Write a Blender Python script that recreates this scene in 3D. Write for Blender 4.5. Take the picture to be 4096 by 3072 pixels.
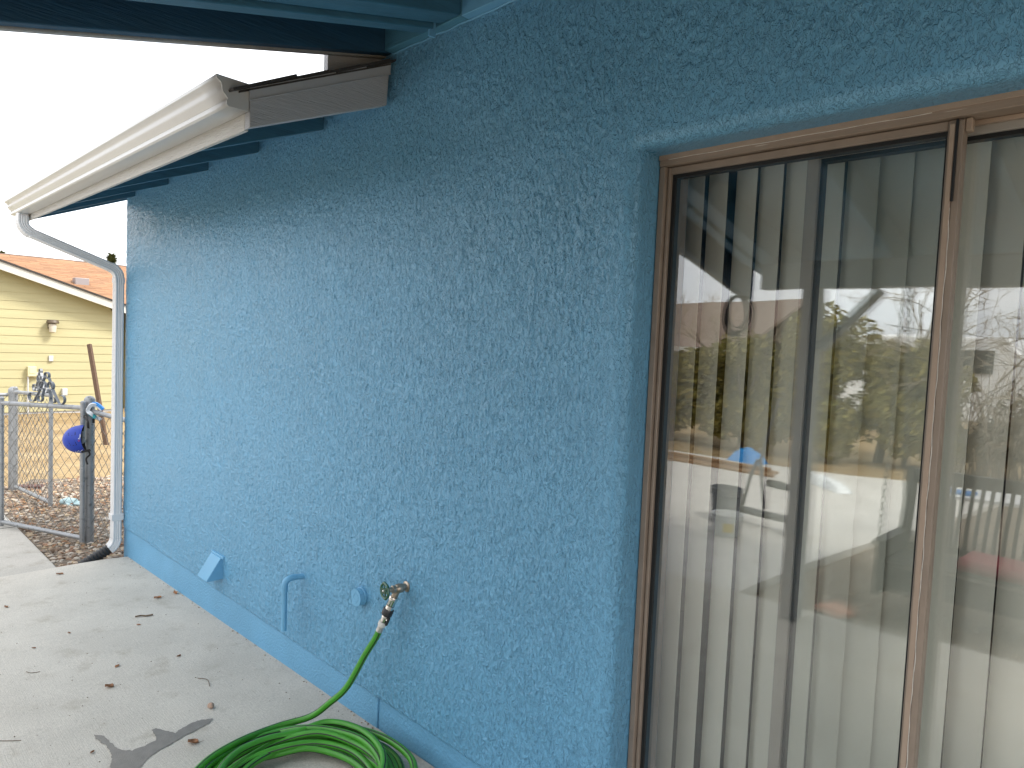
import bpy, bmesh, math, random
import numpy as np
from mathutils import Vector, Matrix
random.seed(7); np.random.seed(7)
PI = math.pi
rad = math.radians
scene = bpy.context.scene
for o in list(bpy.data.objects):
    bpy.data.objects.remove(o)

# ------------------------------------------------------------------ camera
# wall plane is y = 0 (camera at y < 0), x runs along the wall, z up, metres
F_PX = 2800.0
CAM = Vector((5.3554, -1.5731, 1.57))
YAW, PITCH, ROLL = rad(44.686), rad(3.297), rad(2.492)
_f = Vector((-math.sin(YAW)*math.cos(PITCH), math.cos(YAW)*math.cos(PITCH), -math.sin(PITCH)))
_r0 = Vector((math.cos(YAW), math.sin(YAW), 0)); _u0 = _r0.cross(_f)
_r = _r0*math.cos(ROLL) + _u0*math.sin(ROLL)
_u = -_r0*math.sin(ROLL) + _u0*math.cos(ROLL)
cd = bpy.data.cameras.new('camera')
cd.sensor_width = 36.0; cd.lens = F_PX/4096*36.0
cd.clip_start = 0.02; cd.clip_end = 2000
cam = bpy.data.objects.new('camera', cd); scene.collection.objects.link(cam)
M = Matrix((_r, _u, -_f)).transposed().to_4x4(); M.translation = CAM
cam.matrix_world = M
scene.camera = cam
scene.render.resolution_x = 1024; scene.render.resolution_y = 768

# ------------------------------------------------------------------ sky, sun, exposure
SUN_AZ_DIR = Vector((0.80, 0.60, 0)).normalized()      # towards the sun (behind the house)
SUN_EL = rad(48)
world = bpy.data.worlds.new('World'); scene.world = world; world.use_nodes = True
wn = world.node_tree.nodes; wl = world.node_tree.links
wn.clear()
w_out = wn.new('ShaderNodeOutputWorld')
sky = wn.new('ShaderNodeTexSky'); sky.sky_type = 'NISHITA'; sky.sun_disc = False
sky.sun_elevation = SUN_EL
sky.sun_rotation = math.atan2(SUN_AZ_DIR.x, SUN_AZ_DIR.y)
sky.dust_density = 3.0; sky.air_density = 1.0
bg1 = wn.new('ShaderNodeBackground'); bg1.inputs['Strength'].default_value = 0.10
wl.new(sky.outputs[0], bg1.inputs['Color'])
bg2 = wn.new('ShaderNodeBackground'); bg2.inputs['Strength'].default_value = 0.80
tc = wn.new('ShaderNodeTexCoord'); mp = wn.new('ShaderNodeMapping')
mp.inputs['Scale'].default_value = (1.6, 1.6, 5.0)
wl.new(tc.outputs['Generated'], mp.inputs['Vector'])
nz = wn.new('ShaderNodeTexNoise'); nz.inputs['Scale'].default_value = 1.6; nz.inputs['Detail'].default_value = 6; nz.inputs['Roughness'].default_value = 0.55
wl.new(mp.outputs[0], nz.inputs['Vector'])
cr = wn.new('ShaderNodeValToRGB')
cr.color_ramp.elements[0].position = 0.30; cr.color_ramp.elements[0].color = (0.74, 0.775, 0.84, 1)
cr.color_ramp.elements[1].position = 0.68; cr.color_ramp.elements[1].color = (0.98, 0.98, 0.98, 1)
wl.new(nz.outputs['Fac'], cr.inputs[0]); wl.new(cr.outputs[0], bg2.inputs['Color'])
mr = wn.new('ShaderNodeMapRange'); mr.inputs[1].default_value = 0.35; mr.inputs[2].default_value = 0.65; mr.inputs[3].default_value = 0.82; mr.inputs[4].default_value = 1.0
wl.new(nz.outputs['Fac'], mr.inputs[0])
wm = wn.new('ShaderNodeMixShader')
wl.new(mr.outputs[0], wm.inputs[0]); wl.new(bg1.outputs[0], wm.inputs[1]); wl.new(bg2.outputs[0], wm.inputs[2])
wl.new(wm.outputs[0], w_out.inputs['Surface'])

sd = bpy.data.lights.new('sun', 'SUN'); sd.energy = 1.5; sd.angle = rad(14); sd.color = (1.0, 0.95, 0.87)
sun = bpy.data.objects.new('sun', sd); scene.collection.objects.link(sun)
_sd = Vector((SUN_AZ_DIR.x*math.cos(SUN_EL), SUN_AZ_DIR.y*math.cos(SUN_EL), math.sin(SUN_EL)))
sun.rotation_euler = _sd.to_track_quat('Z', 'Y').to_euler()
sun.location = (0, 0, 12)

scene.view_settings.view_transform = 'Standard'; scene.view_settings.look = 'None'
scene.view_settings.gamma = 1.0; scene.view_settings.use_curve_mapping = False
scene.view_settings.exposure = 1.72
scene.render.engine = 'CYCLES'
scene.cycles.max_bounces = 10; scene.cycles.diffuse_bounces = 5; scene.cycles.glossy_bounces = 5
scene.cycles.transparent_max_bounces = 16; scene.cycles.transmission_bounces = 6
scene.cycles.caustics_reflective = False; scene.cycles.caustics_refractive = False

# ------------------------------------------------------------------ pixel -> point helpers
def ray(px, py):
    return (_r*((px-2048)/F_PX) - _u*((py-1536)/F_PX) + _f)
def on_plane(px, py, ax, val):
    d = ray(px, py); t = (val-CAM[ax])/d[ax]
    return CAM + d*t

# ------------------------------------------------------------------ materials
MATS = {}
def sl(c): # sRGB 0-255 -> linear
    return tuple(((v/255)/12.92 if v/255 <= 0.04045 else ((v/255+0.055)/1.055)**2.4) for v in c)
def mat(name, col, rough=0.6, metal=0.0, spec=0.5, var=0.0, vscale=8.0, col2=None, bump=0.0, bscale=200.0, bdist=0.002,
        stretch=(1,1,1), obj_random=0.0, coat=0.0, rvar=0.0, spots=None):
    m = bpy.data.materials.new(name); m.use_nodes = True
    n = m.node_tree.nodes; l = m.node_tree.links
    b = n['Principled BSDF']
    b.inputs['Roughness'].default_value = rough; b.inputs['Metallic'].default_value = metal
    b.inputs['Specular IOR Level'].default_value = spec
    b.inputs['Coat Weight'].default_value = coat
    b.inputs['Base Color'].default_value = (*col, 1)
    t = n.new('ShaderNodeTexCoord'); mp = n.new('ShaderNodeMapping'); mp.inputs['Scale'].default_value = stretch
    l.new(t.outputs['Object'], mp.inputs['Vector'])
    csock = None
    if var > 0 or col2 is not None:
        z = n.new('ShaderNodeTexNoise'); z.inputs['Scale'].default_value = vscale; z.inputs['Detail'].default_value = 8; z.inputs['Roughness'].default_value = 0.62
        l.new(mp.outputs[0], z.inputs['Vector'])
        r = n.new('ShaderNodeValToRGB')
        c1 = tuple(min(1, v*(1-var)) for v in col); c2 = col2 if col2 is not None else tuple(min(1, v*(1+var)) for v in col)
        r.color_ramp.elements[0].position = 0.3; r.color_ramp.elements[1].position = 0.7
        r.color_ramp.elements[0].color = (*c1, 1); r.color_ramp.elements[1].color = (*c2, 1)
        l.new(z.outputs['Fac'], r.inputs[0]); csock = r.outputs[0]
        if rvar:
            q = n.new('ShaderNodeMapRange'); q.inputs[1].default_value = 0.3; q.inputs[2].default_value = 0.7
            q.inputs[3].default_value = rough-rvar; q.inputs[4].default_value = rough+rvar
            l.new(z.outputs['Fac'], q.inputs[0]); l.new(q.outputs[0], b.inputs['Roughness'])
    if spots:
        scol, sscale, slo, shi = spots
        z = n.new('ShaderNodeTexNoise'); z.inputs['Scale'].default_value = sscale; z.inputs['Detail'].default_value = 4
        l.new(mp.outputs[0], z.inputs['Vector'])
        q = n.new('ShaderNodeMapRange'); q.inputs[1].default_value = slo; q.inputs[2].default_value = shi
        l.new(z.outputs['Fac'], q.inputs[0])
        mx = n.new('ShaderNodeMix'); mx.data_type = 'RGBA'
        l.new(q.outputs[0], mx.inputs[0])
        if csock: l.new(csock, mx.inputs[6])
        else: mx.inputs[6].default_value = (*col, 1)
        mx.inputs[7].default_value = (*scol, 1); csock = mx.outputs[2]
    if obj_random > 0:
        oi = n.new('ShaderNodeObjectInfo')
        q = n.new('ShaderNodeMapRange'); q.inputs[3].default_value = 1-obj_random; q.inputs[4].default_value = 1+obj_random
        l.new(oi.outputs['Random'], q.inputs[0])
        mx = n.new('ShaderNodeVectorMath'); mx.operation = 'SCALE'
        if csock: l.new(csock, mx.inputs[0])
        else: mx.inputs[0].default_value = col
        l.new(q.outputs[0], mx.inputs['Scale']); csock = mx.outputs[0]
    if csock: l.new(csock, b.inputs['Base Color'])
    if bump > 0:
        z = n.new('ShaderNodeTexNoise'); z.inputs['Scale'].default_value = bscale; z.inputs['Detail'].default_value = 5
        l.new(mp.outputs[0], z.inputs['Vector'])
        bp = n.new('ShaderNodeBump'); bp.inputs['Strength'].default_value = bump; bp.inputs['Distance'].default_value = bdist
        l.new(z.outputs['Fac'], bp.inputs['Height']); l.new(bp.outputs[0], b.inputs['Normal'])
    MATS[name] = m
    return m

BLUE = (0.150, 0.385, 0.590)
def stucco_mat():
    m = mat('stucco_paint', BLUE, 0.33, var=0.05, vscale=3.0, rvar=0.07)
    n = m.node_tree.nodes; l = m.node_tree.links; b = n['Principled BSDF']
    t = n.new('ShaderNodeTexCoord')
    # slow wobble so the dashes do not line up
    w = n.new('ShaderNodeTexNoise'); w.inputs['Scale'].default_value = 45; w.inputs['Detail'].default_value = 1
    l.new(t.outputs['Object'], w.inputs['Vector'])
    ws = n.new('ShaderNodeVectorMath'); ws.operation = 'SCALE'; ws.inputs['Scale'].default_value = 0.016; l.new(w.outputs['Color'], ws.inputs[0])
    wa = n.new('ShaderNodeVectorMath'); wa.operation = 'ADD'; l.new(t.outputs['Object'], wa.inputs[0]); l.new(ws.outputs[0], wa.inputs[1])
    tot = None
    for sx, sz, det, lo, hi, amp, off in ((128, 52, 3, 0.39, 0.465, 1.0, 0), (240, 115, 2, 0.39, 0.48, 0.6, 7.7), (70, 30, 3, 0.55, 0.59, 0.7, 3.1)):
        mp = n.new('ShaderNodeMapping'); mp.inputs['Scale'].default_value = (sx, sx, sz); mp.inputs['Location'].default_value = (off, off*2, off*3)
        l.new(wa.outputs[0], mp.inputs['Vector'])
        z = n.new('ShaderNodeTexNoise'); z.inputs['Scale'].default_value = 1.0; z.inputs['Detail'].default_value = det; z.inputs['Roughness'].default_value = 0.45
        l.new(mp.outputs[0], z.inputs['Vector'])
        q = n.new('ShaderNodeMapRange'); q.interpolation_type = 'SMOOTHSTEP'
        q.inputs[1].default_value = lo; q.inputs[2].default_value = hi; q.inputs[4].default_value = amp
        l.new(z.outputs['Fac'], q.inputs[0])
        if tot is None: tot = q.outputs[0]
        else:
            a = n.new('ShaderNodeMath'); a.operation = 'ADD'; l.new(tot, a.inputs[0]); l.new(q.outputs[0], a.inputs[1]); tot = a.outputs[0]
    bp = n.new('ShaderNodeBump'); bp.inputs['Strength'].default_value = 1.0; bp.inputs['Distance'].default_value = 0.0026
    l.new(tot, bp.inputs['Height']); l.new(bp.outputs[0], b.inputs['Normal'])
stucco_mat()
mat('foundation_paint', (0.138, 0.36, 0.56), 0.45, var=0.08, vscale=4, bump=1.0, bscale=95, bdist=0.006)
mat('trim_blue', (0.145, 0.375, 0.58), 0.5, var=0.05, vscale=6, bump=0.3, bscale=60, bdist=0.002, stretch=(1, 1, 1))
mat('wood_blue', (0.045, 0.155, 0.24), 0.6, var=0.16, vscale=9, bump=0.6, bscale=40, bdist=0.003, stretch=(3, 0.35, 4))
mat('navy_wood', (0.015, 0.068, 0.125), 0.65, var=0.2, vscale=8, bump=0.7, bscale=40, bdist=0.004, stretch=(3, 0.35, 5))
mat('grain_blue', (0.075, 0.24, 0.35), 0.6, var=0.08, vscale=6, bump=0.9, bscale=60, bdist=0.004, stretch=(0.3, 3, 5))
mat('rake_white', (0.43, 0.44, 0.46), 0.6, var=0.06, vscale=10, bump=0.8, bscale=55, bdist=0.004, stretch=(3, 0.35, 5))
mat('drip_metal', (0.45, 0.46, 0.48), 0.5, var=0.04, vscale=10)
mat('fascia_white', (0.54, 0.53, 0.50), 0.7, var=0.08, vscale=14, bump=0.9, bscale=60, bdist=0.004, stretch=(0.35, 3, 5), spots=((0.45, 0.43, 0.40), 60, 0.62, 0.72))
mat('gutter_white', (0.55, 0.545, 0.53), 0.33, spec=0.5, var=0.025, vscale=5, bump=0.03, bscale=12, bdist=0.01)
mat('spout_white', (0.66, 0.66, 0.66), 0.35, var=0.03, vscale=12, bump=0.04, bscale=25, bdist=0.004)
mat('black_plastic', (0.022, 0.022, 0.024), 0.42, var=0.2, vscale=30)
mat('dark_shingle', (0.05, 0.045, 0.042), 0.95, var=0.35, vscale=40, bump=0.9, bscale=300, bdist=0.003, obj_random=0.2)
mat('bronze_frame', (0.27, 0.215, 0.17), 0.45, metal=0.0, var=0.10, vscale=12, bump=0.10, bscale=90, bdist=0.001)
mat('bronze_worn', (0.28, 0.215, 0.165), 0.55, var=0.12, vscale=20, spots=((0.50, 0.44, 0.36), 34, 0.66, 0.70), stretch=(0.25, 1, 6))
mat('bronze_light', (0.36, 0.275, 0.21), 0.5, var=0.08, vscale=14)
mat('stile_taupe', (0.34, 0.32, 0.29), 0.5, var=0.06, vscale=10)
mat('seal_black', (0.006, 0.007, 0.008), 0.6)
mat('sealant_white', (0.6, 0.57, 0.52), 0.8, var=0.2, vscale=60)
mat('blind_vinyl', (0.83, 0.825, 0.745), 0.45, var=0.03, vscale=5, obj_random=0.05)
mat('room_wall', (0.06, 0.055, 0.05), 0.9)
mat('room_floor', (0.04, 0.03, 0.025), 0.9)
mat('green_handle', (0.012, 0.085, 0.045), 0.22, coat=0.5)
mat('brass_old', (0.40, 0.33, 0.26), 0.34, metal=0.85, var=0.25, vscale=60, rvar=0.1)
mat('chrome', (0.80, 0.78, 0.74), 0.16, metal=1.0, var=0.08, vscale=80)
mat('alu_ferrule', (0.58, 0.57, 0.55), 0.42, metal=0.8, var=0.2, vscale=120)
mat('white_plastic', (0.66, 0.65, 0.62), 0.5, var=0.08, vscale=60)
mat('hose_green', (0.058, 0.28, 0.024), 0.42, var=0.16, vscale=10, bump=0.2, bscale=300, bdist=0.001)
mat('hose_stripe', (0.020, 0.022, 0.02), 0.5)
mat('galvanized', (0.30, 0.31, 0.32), 0.48, metal=0.55, var=0.14, vscale=14, spots=((0.16, 0.165, 0.17), 40, 0.60, 0.70))
mat('galvanized_wire', (0.15, 0.145, 0.135), 0.55, metal=0.4, var=0.2, vscale=40)
mat('scroll_metal', (0.20, 0.21, 0.225), 0.5, metal=0.2, var=0.1, vscale=20)
mat('helmet_blue', (0.008, 0.040, 0.36), 0.42, var=0.08, vscale=9, bump=0.1, bscale=200, bdist=0.0006)
mat('strap_black', (0.01, 0.01, 0.011), 0.8)
mat('print_white', (0.8, 0.8, 0.8), 0.6)
mat('print_red', (0.65, 0.03, 0.03), 0.6)
mat('visor_white', (0.78, 0.80, 0.82), 0.35)
mat('visor_blue', (0.012, 0.26, 0.72), 0.35)
mat('visor_teal', (0.02, 0.30, 0.34), 0.4)
mat('siding_yellow', (0.43, 0.395, 0.225), 0.7, var=0.05, vscale=3, bump=0.4, bscale=30, bdist=0.003, stretch=(1, 0.3, 4), obj_random=0.02)
mat('neighbour_white', (0.5, 0.49, 0.45), 0.6, var=0.05, vscale=5, spots=((0.4, 0.38, 0.33), 9, 0.68, 0.72))
mat('orange_shingle', (0.28, 0.145, 0.073), 0.9, var=0.10, vscale=7, bump=0.6, bscale=120, bdist=0.004, obj_random=0.16)
mat('lamp_bronze', (0.10, 0.075, 0.05), 0.5)
mat('lamp_glass', (0.55, 0.50, 0.42), 0.3)
mat('vent_metal', (0.30, 0.27, 0.27), 0.5, metal=0.3)
mat('box_cream', (0.62, 0.57, 0.36), 0.6)
mat('box_grey', (0.5, 0.5, 0.5), 0.6)
mat('stake_wood', (0.10, 0.06, 0.038), 0.85, var=0.3, vscale=20, bump=0.6, bscale=60, bdist=0.004, stretch=(4, 4, 0.5))
mat('brick_dark', (0.11, 0.055, 0.045), 0.9, var=0.3, vscale=20, bump=0.5, bscale=120, bdist=0.004)
mat('glove_blue', (0.36, 0.48, 0.50), 0.85, var=0.15, vscale=30, bump=0.6, bscale=80, bdist=0.004)
mat('leaf_brown', (0.22, 0.105, 0.05), 0.75, var=0.35, vscale=60, obj_random=0.3)
mat('leaf_orange', (0.34, 0.15, 0.06), 0.7, var=0.3, vscale=60, obj_random=0.2)
mat('twig_brown', (0.14, 0.10, 0.065), 0.9, var=0.4, vscale=90)
mat('pebble_tan', (0.42, 0.29, 0.22), 0.8, var=0.2, vscale=60)
mat('bark', (0.17, 0.13, 0.10), 0.9, var=0.3, vscale=14, bump=0.7, bscale=40, bdist=0.01)
mat('twigs_pale', (0.30, 0.24, 0.17), 0.9, var=0.2, vscale=6)
mat('hedge_leaf', (0.115, 0.105, 0.028), 0.7, var=0.35, vscale=1.7, obj_random=0.2)
mat('conifer_leaf', (0.05, 0.08, 0.03), 0.8, var=0.3, vscale=3)
mat('post_grey', (0.33, 0.33, 0.32), 0.7, var=0.12, vscale=9, bump=0.5, bscale=40, bdist=0.003, stretch=(4, 4, 0.4))
mat('cable_grey', (0.05, 0.05, 0.05), 0.5)
mat('bucket_grey', (0.16, 0.17, 0.18), 0.5, var=0.1, vscale=20)
mat('bucket_white', (0.62, 0.63, 0.62), 0.5, var=0.1, vscale=20)
mat('label_yellow', (0.6, 0.45, 0.08), 0.6)
mat('steel_dark', (0.09, 0.09, 0.095), 0.5, metal=0.3, var=0.2, vscale=20)
mat('rubber', (0.02, 0.02, 0.02), 0.8)
mat('lumber', (0.24, 0.145, 0.075), 0.85, var=0.25, vscale=9, obj_random=0.25, stretch=(0.3, 4, 4))
mat('tarp_blue', (0.02, 0.22, 0.55), 0.4)
mat('bag_white', (0.66, 0.68, 0.68), 0.6, var=0.15, vscale=8)
mat('swing_black', (0.035, 0.033, 0.032), 0.6, var=0.2, vscale=20)
mat('cushion_red', (0.38, 0.04, 0.06), 0.85, var=0.2, vscale=20)
mat('flagstone_pink', (0.55, 0.30, 0.21), 0.85, var=0.15, vscale=9)
mat('roof_brown', (0.20, 0.145, 0.115), 0.9, var=0.15, vscale=4, bump=0.6, bscale=40, bdist=0.01, stretch=(1, 4, 4))
mat('stucco_brown', (0.24, 0.19, 0.15), 0.9, var=0.1, vscale=3)
mat('vehicle_white', (0.75, 0.76, 0.77), 0.3, coat=0.3)
mat('glass_dark', (0.02, 0.025, 0.03), 0.08)
mat('board_white', (0.7, 0.7, 0.68), 0.5)

def concrete(name, base, joints=False):
    m = mat(name, base, 0.88, spec=0.3, var=0.10, vscale=2.2, bump=0.0)
    n = m.node_tree.nodes; l = m.node_tree.links; b = n['Principled BSDF']
    t = n.new('ShaderNodeTexCoord')
    # broom finish: fine streaks along x plus pits
    mp = n.new('ShaderNodeMapping'); mp.inputs['Scale'].default_value = (14, 260, 1); mp.inputs['Rotation'].default_value = (0, 0, 0.06)
    l.new(t.outputs['Object'], mp.inputs['Vector'])
    s = n.new('ShaderNodeTexNoise'); s.inputs['Scale'].default_value = 1.0; s.inputs['Detail'].default_value = 4; l.new(mp.outputs[0], s.inputs['Vector'])
    g = n.new('ShaderNodeTexNoise'); g.inputs['Scale'].default_value = 330; g.inputs['Detail'].default_value = 3; l.new(t.outputs['Object'], g.inputs['Vector'])
    ad = n.new('ShaderNodeMath'); ad.operation = 'ADD'; l.new(s.outputs['Fac'], ad.inputs[0]); l.new(g.outputs['Fac'], ad.inputs[1])
    bp = n.new('ShaderNodeBump'); bp.inputs['Strength'].default_value = 0.7; bp.inputs['Distance'].default_value = 0.0022
    l.new(ad.outputs[0], bp.inputs['Height']); l.new(bp.outputs[0], b.inputs['Normal'])
    # speckle, blotches
    old = b.inputs['Base Color'].links[0].from_socket
    vs = n.new('ShaderNodeTexNoise'); vs.inputs['Scale'].default_value = 150; vs.inputs['Detail'].default_value = 2; l.new(t.outputs['Object'], vs.inputs['Vector'])
    mr = n.new('ShaderNodeMapRange'); mr.inputs[1].default_value = 0.25; mr.inputs[2].default_value = 0.75; mr.inputs[3].default_value = 0.84; mr.inputs[4].default_value = 1.15
    l.new(vs.outputs['Fac'], mr.inputs[0])
    sc = n.new('ShaderNodeVectorMath'); sc.operation = 'SCALE'; l.new(old, sc.inputs[0]); l.new(mr.outputs[0], sc.inputs['Scale'])
    bl = n.new('ShaderNodeTexNoise'); bl.inputs['Scale'].default_value = 5.5; bl.inputs['Detail'].default_value = 7; bl.inputs['Roughness'].default_value = 0.7; l.new(t.outputs['Object'], bl.inputs['Vector'])
    m2 = n.new('ShaderNodeMapRange'); m2.inputs[1].default_value = 0.55; m2.inputs[2].default_value = 0.80; l.new(bl.outputs['Fac'], m2.inputs[0])
    mx = n.new('ShaderNodeMix'); mx.data_type = 'RGBA'; l.new(m2.outputs[0], mx.inputs[0]); l.new(sc.outputs[0], mx.inputs[6])
    mx.inputs[7].default_value = (base[0]*0.66, base[1]*0.62, base[2]*0.56, 1)
    # dark specks
    dk = n.new('ShaderNodeTexVoronoi'); dk.inputs['Scale'].default_value = 17; l.new(t.outputs['Object'], dk.inputs['Vector'])
    m3 = n.new('ShaderNodeMapRange'); m3.inputs[1].default_value = 0.03; m3.inputs[2].default_value = 0.055; m3.inputs[3].default_value = 1; m3.inputs[4].default_value = 0
    l.new(dk.outputs['Distance'], m3.inputs[0])
    mx2 = n.new('ShaderNodeMix'); mx2.data_type = 'RGBA'; l.new(m3.outputs[0], mx2.inputs[0]); l.new(mx.outputs[2], mx2.inputs[6])
    mx2.inputs[7].default_value = (base[0]*0.35, base[1]*0.33, base[2]*0.30, 1)
    l.new(mx2.outputs[2], b.inputs['Base Color'])
    return m
concrete('concrete', (0.52, 0.485, 0.425))
concrete('concrete_pale', (0.44, 0.415, 0.37))
concrete('concrete_yard', (0.55, 0.53, 0.49))
mat('wet_concrete', (0.20, 0.18, 0.155), 0.45, var=0.12, vscale=30, bump=0.6, bscale=260, bdist=0.002)
mat('joint_dark', (0.10, 0.095, 0.09), 0.9)

def dirt():
    m = mat('dirt', (0.30, 0.20, 0.095), 0.95, spec=0.2, var=0.2, vscale=1.1, col2=(0.36, 0.27, 0.15), bump=0.9, bscale=9, bdist=0.08, spots=((0.24, 0.19, 0.12), 3.2, 0.55, 0.75))
    return m
dirt()
mat('gravel_ground', (0.22, 0.18, 0.14), 0.95, spec=0.2, var=0.3, vscale=14, bump=1.0, bscale=60, bdist=0.03)
def gravel_mat():
    m = mat('gravel_stone', (0.34, 0.28, 0.225), 0.85)
    n = m.node_tree.nodes; l = m.node_tree.links; b = n['Principled BSDF']
    g = n.new('ShaderNodeNewGeometry'); r = n.new('ShaderNodeValToRGB')
    cols = [(0.19, 0.13, 0.09), (0.38, 0.30, 0.225), (0.28, 0.18, 0.12), (0.44, 0.39, 0.33), (0.26, 0.21, 0.165), (0.42, 0.32, 0.21)]
    e = r.color_ramp.elements
    while len(e) < len(cols): e.new(0.5)
    for i, c in enumerate(cols):
        e[i].position = i/len(cols); e[i].color = (*c, 1)
    r.color_ramp.interpolation = 'CONSTANT'
    l.new(g.outputs['Random Per Island'], r.inputs[0]); l.new(r.outputs[0], b.inputs['Base Color'])
gravel_mat()
def island_mat(name, cols, rough=0.75):
    m = mat(name, cols[0], rough)
    n = m.node_tree.nodes; l = m.node_tree.links; b = n['Principled BSDF']
    g = n.new('ShaderNodeNewGeometry'); r = n.new('ShaderNodeValToRGB'); e = r.color_ramp.elements
    while len(e) < len(cols): e.new(0.5)
    for i, c in enumerate(cols):
        e[i].position = i/max(1, len(cols)-1); e[i].color = (*c, 1)
    l.new(g.outputs['Random Per Island'], r.inputs[0]); l.new(r.outputs[0], b.inputs['Base Color'])
    return m
island_mat('hedge_leaves', [(0.18, 0.17, 0.045), (0.34, 0.30, 0.08), (0.42, 0.35, 0.11), (0.22, 0.22, 0.06)])
island_mat('dry_leaves', [(0.24, 0.18, 0.10), (0.17, 0.12, 0.07), (0.30, 0.22, 0.13), (0.12, 0.11, 0.05)])
island_mat('litter_leaves', [(0.26, 0.12, 0.05), (0.16, 0.08, 0.045), (0.33, 0.18, 0.08), (0.12, 0.08, 0.05)])
island_mat('needle_leaves', [(0.10, 0.12, 0.045), (0.17, 0.19, 0.07), (0.12, 0.15, 0.05)])

def glass_material():
    m = bpy.data.materials.new('pane_glass'); m.use_nodes = True
    n = m.node_tree.nodes; l = m.node_tree.links; n.clear()
    o = n.new('ShaderNodeOutputMaterial'); mx = n.new('ShaderNodeMixShader')
    tr = n.new('ShaderNodeBsdfTransparent'); tr.inputs[0].default_value = (0.985, 0.99, 0.985, 1)
    gl = n.new('ShaderNodeBsdfGlossy'); gl.inputs['Roughness'].default_value = 0.0; gl.inputs[0].default_value = (1, 1, 1, 1)
    fr = n.new('ShaderNodeFresnel'); fr.inputs['IOR'].default_value = 1.68
    # the panes bow very slightly, which bends reflections
    t = n.new('ShaderNodeTexCoord'); z = n.new('ShaderNodeTexNoise'); z.inputs['Scale'].default_value = 2.2; z.inputs['Detail'].default_value = 1
    l.new(t.outputs['Object'], z.inputs['Vector'])
    bp = n.new('ShaderNodeBump'); bp.inputs['Strength'].default_value = 1.0; bp.inputs['Distance'].default_value = 0.0012
    l.new(z.outputs['Fac'], bp.inputs['Height']); l.new(bp.outputs[0], gl.inputs['Normal'])
    # both faces of the pane are counted where the ray enters it: 2F/(1+F); the far face only lets through
    gm = n.new('ShaderNodeNewGeometry')
    m1 = n.new('ShaderNodeMath'); m1.operation = 'MULTIPLY'; m1.inputs[1].default_value = 2.0; l.new(fr.outputs[0], m1.inputs[0])
    m2 = n.new('ShaderNodeMath'); m2.operation = 'ADD'; m2.inputs[1].default_value = 1.0; l.new(fr.outputs[0], m2.inputs[0])
    m3 = n.new('ShaderNodeMath'); m3.operation = 'DIVIDE'; l.new(m1.outputs[0], m3.inputs[0]); l.new(m2.outputs[0], m3.inputs[1])
    m4 = n.new('ShaderNodeMath'); m4.operation = 'SUBTRACT'; m4.inputs[0].default_value = 1.0; l.new(gm.outputs['Backfacing'], m4.inputs[1])
    m5 = n.new('ShaderNodeMath'); m5.operation = 'MULTIPLY'; m5.use_clamp = True; l.new(m3.outputs[0], m5.inputs[0]); l.new(m4.outputs[0], m5.inputs[1])
    l.new(m5.outputs[0], mx.inputs[0]); l.new(tr.outputs[0], mx.inputs[1]); l.new(gl.outputs[0], mx.inputs[2])
    l.new(mx.outputs[0], o.inputs[0]); MATS['pane_glass'] = m
glass_material()

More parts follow.
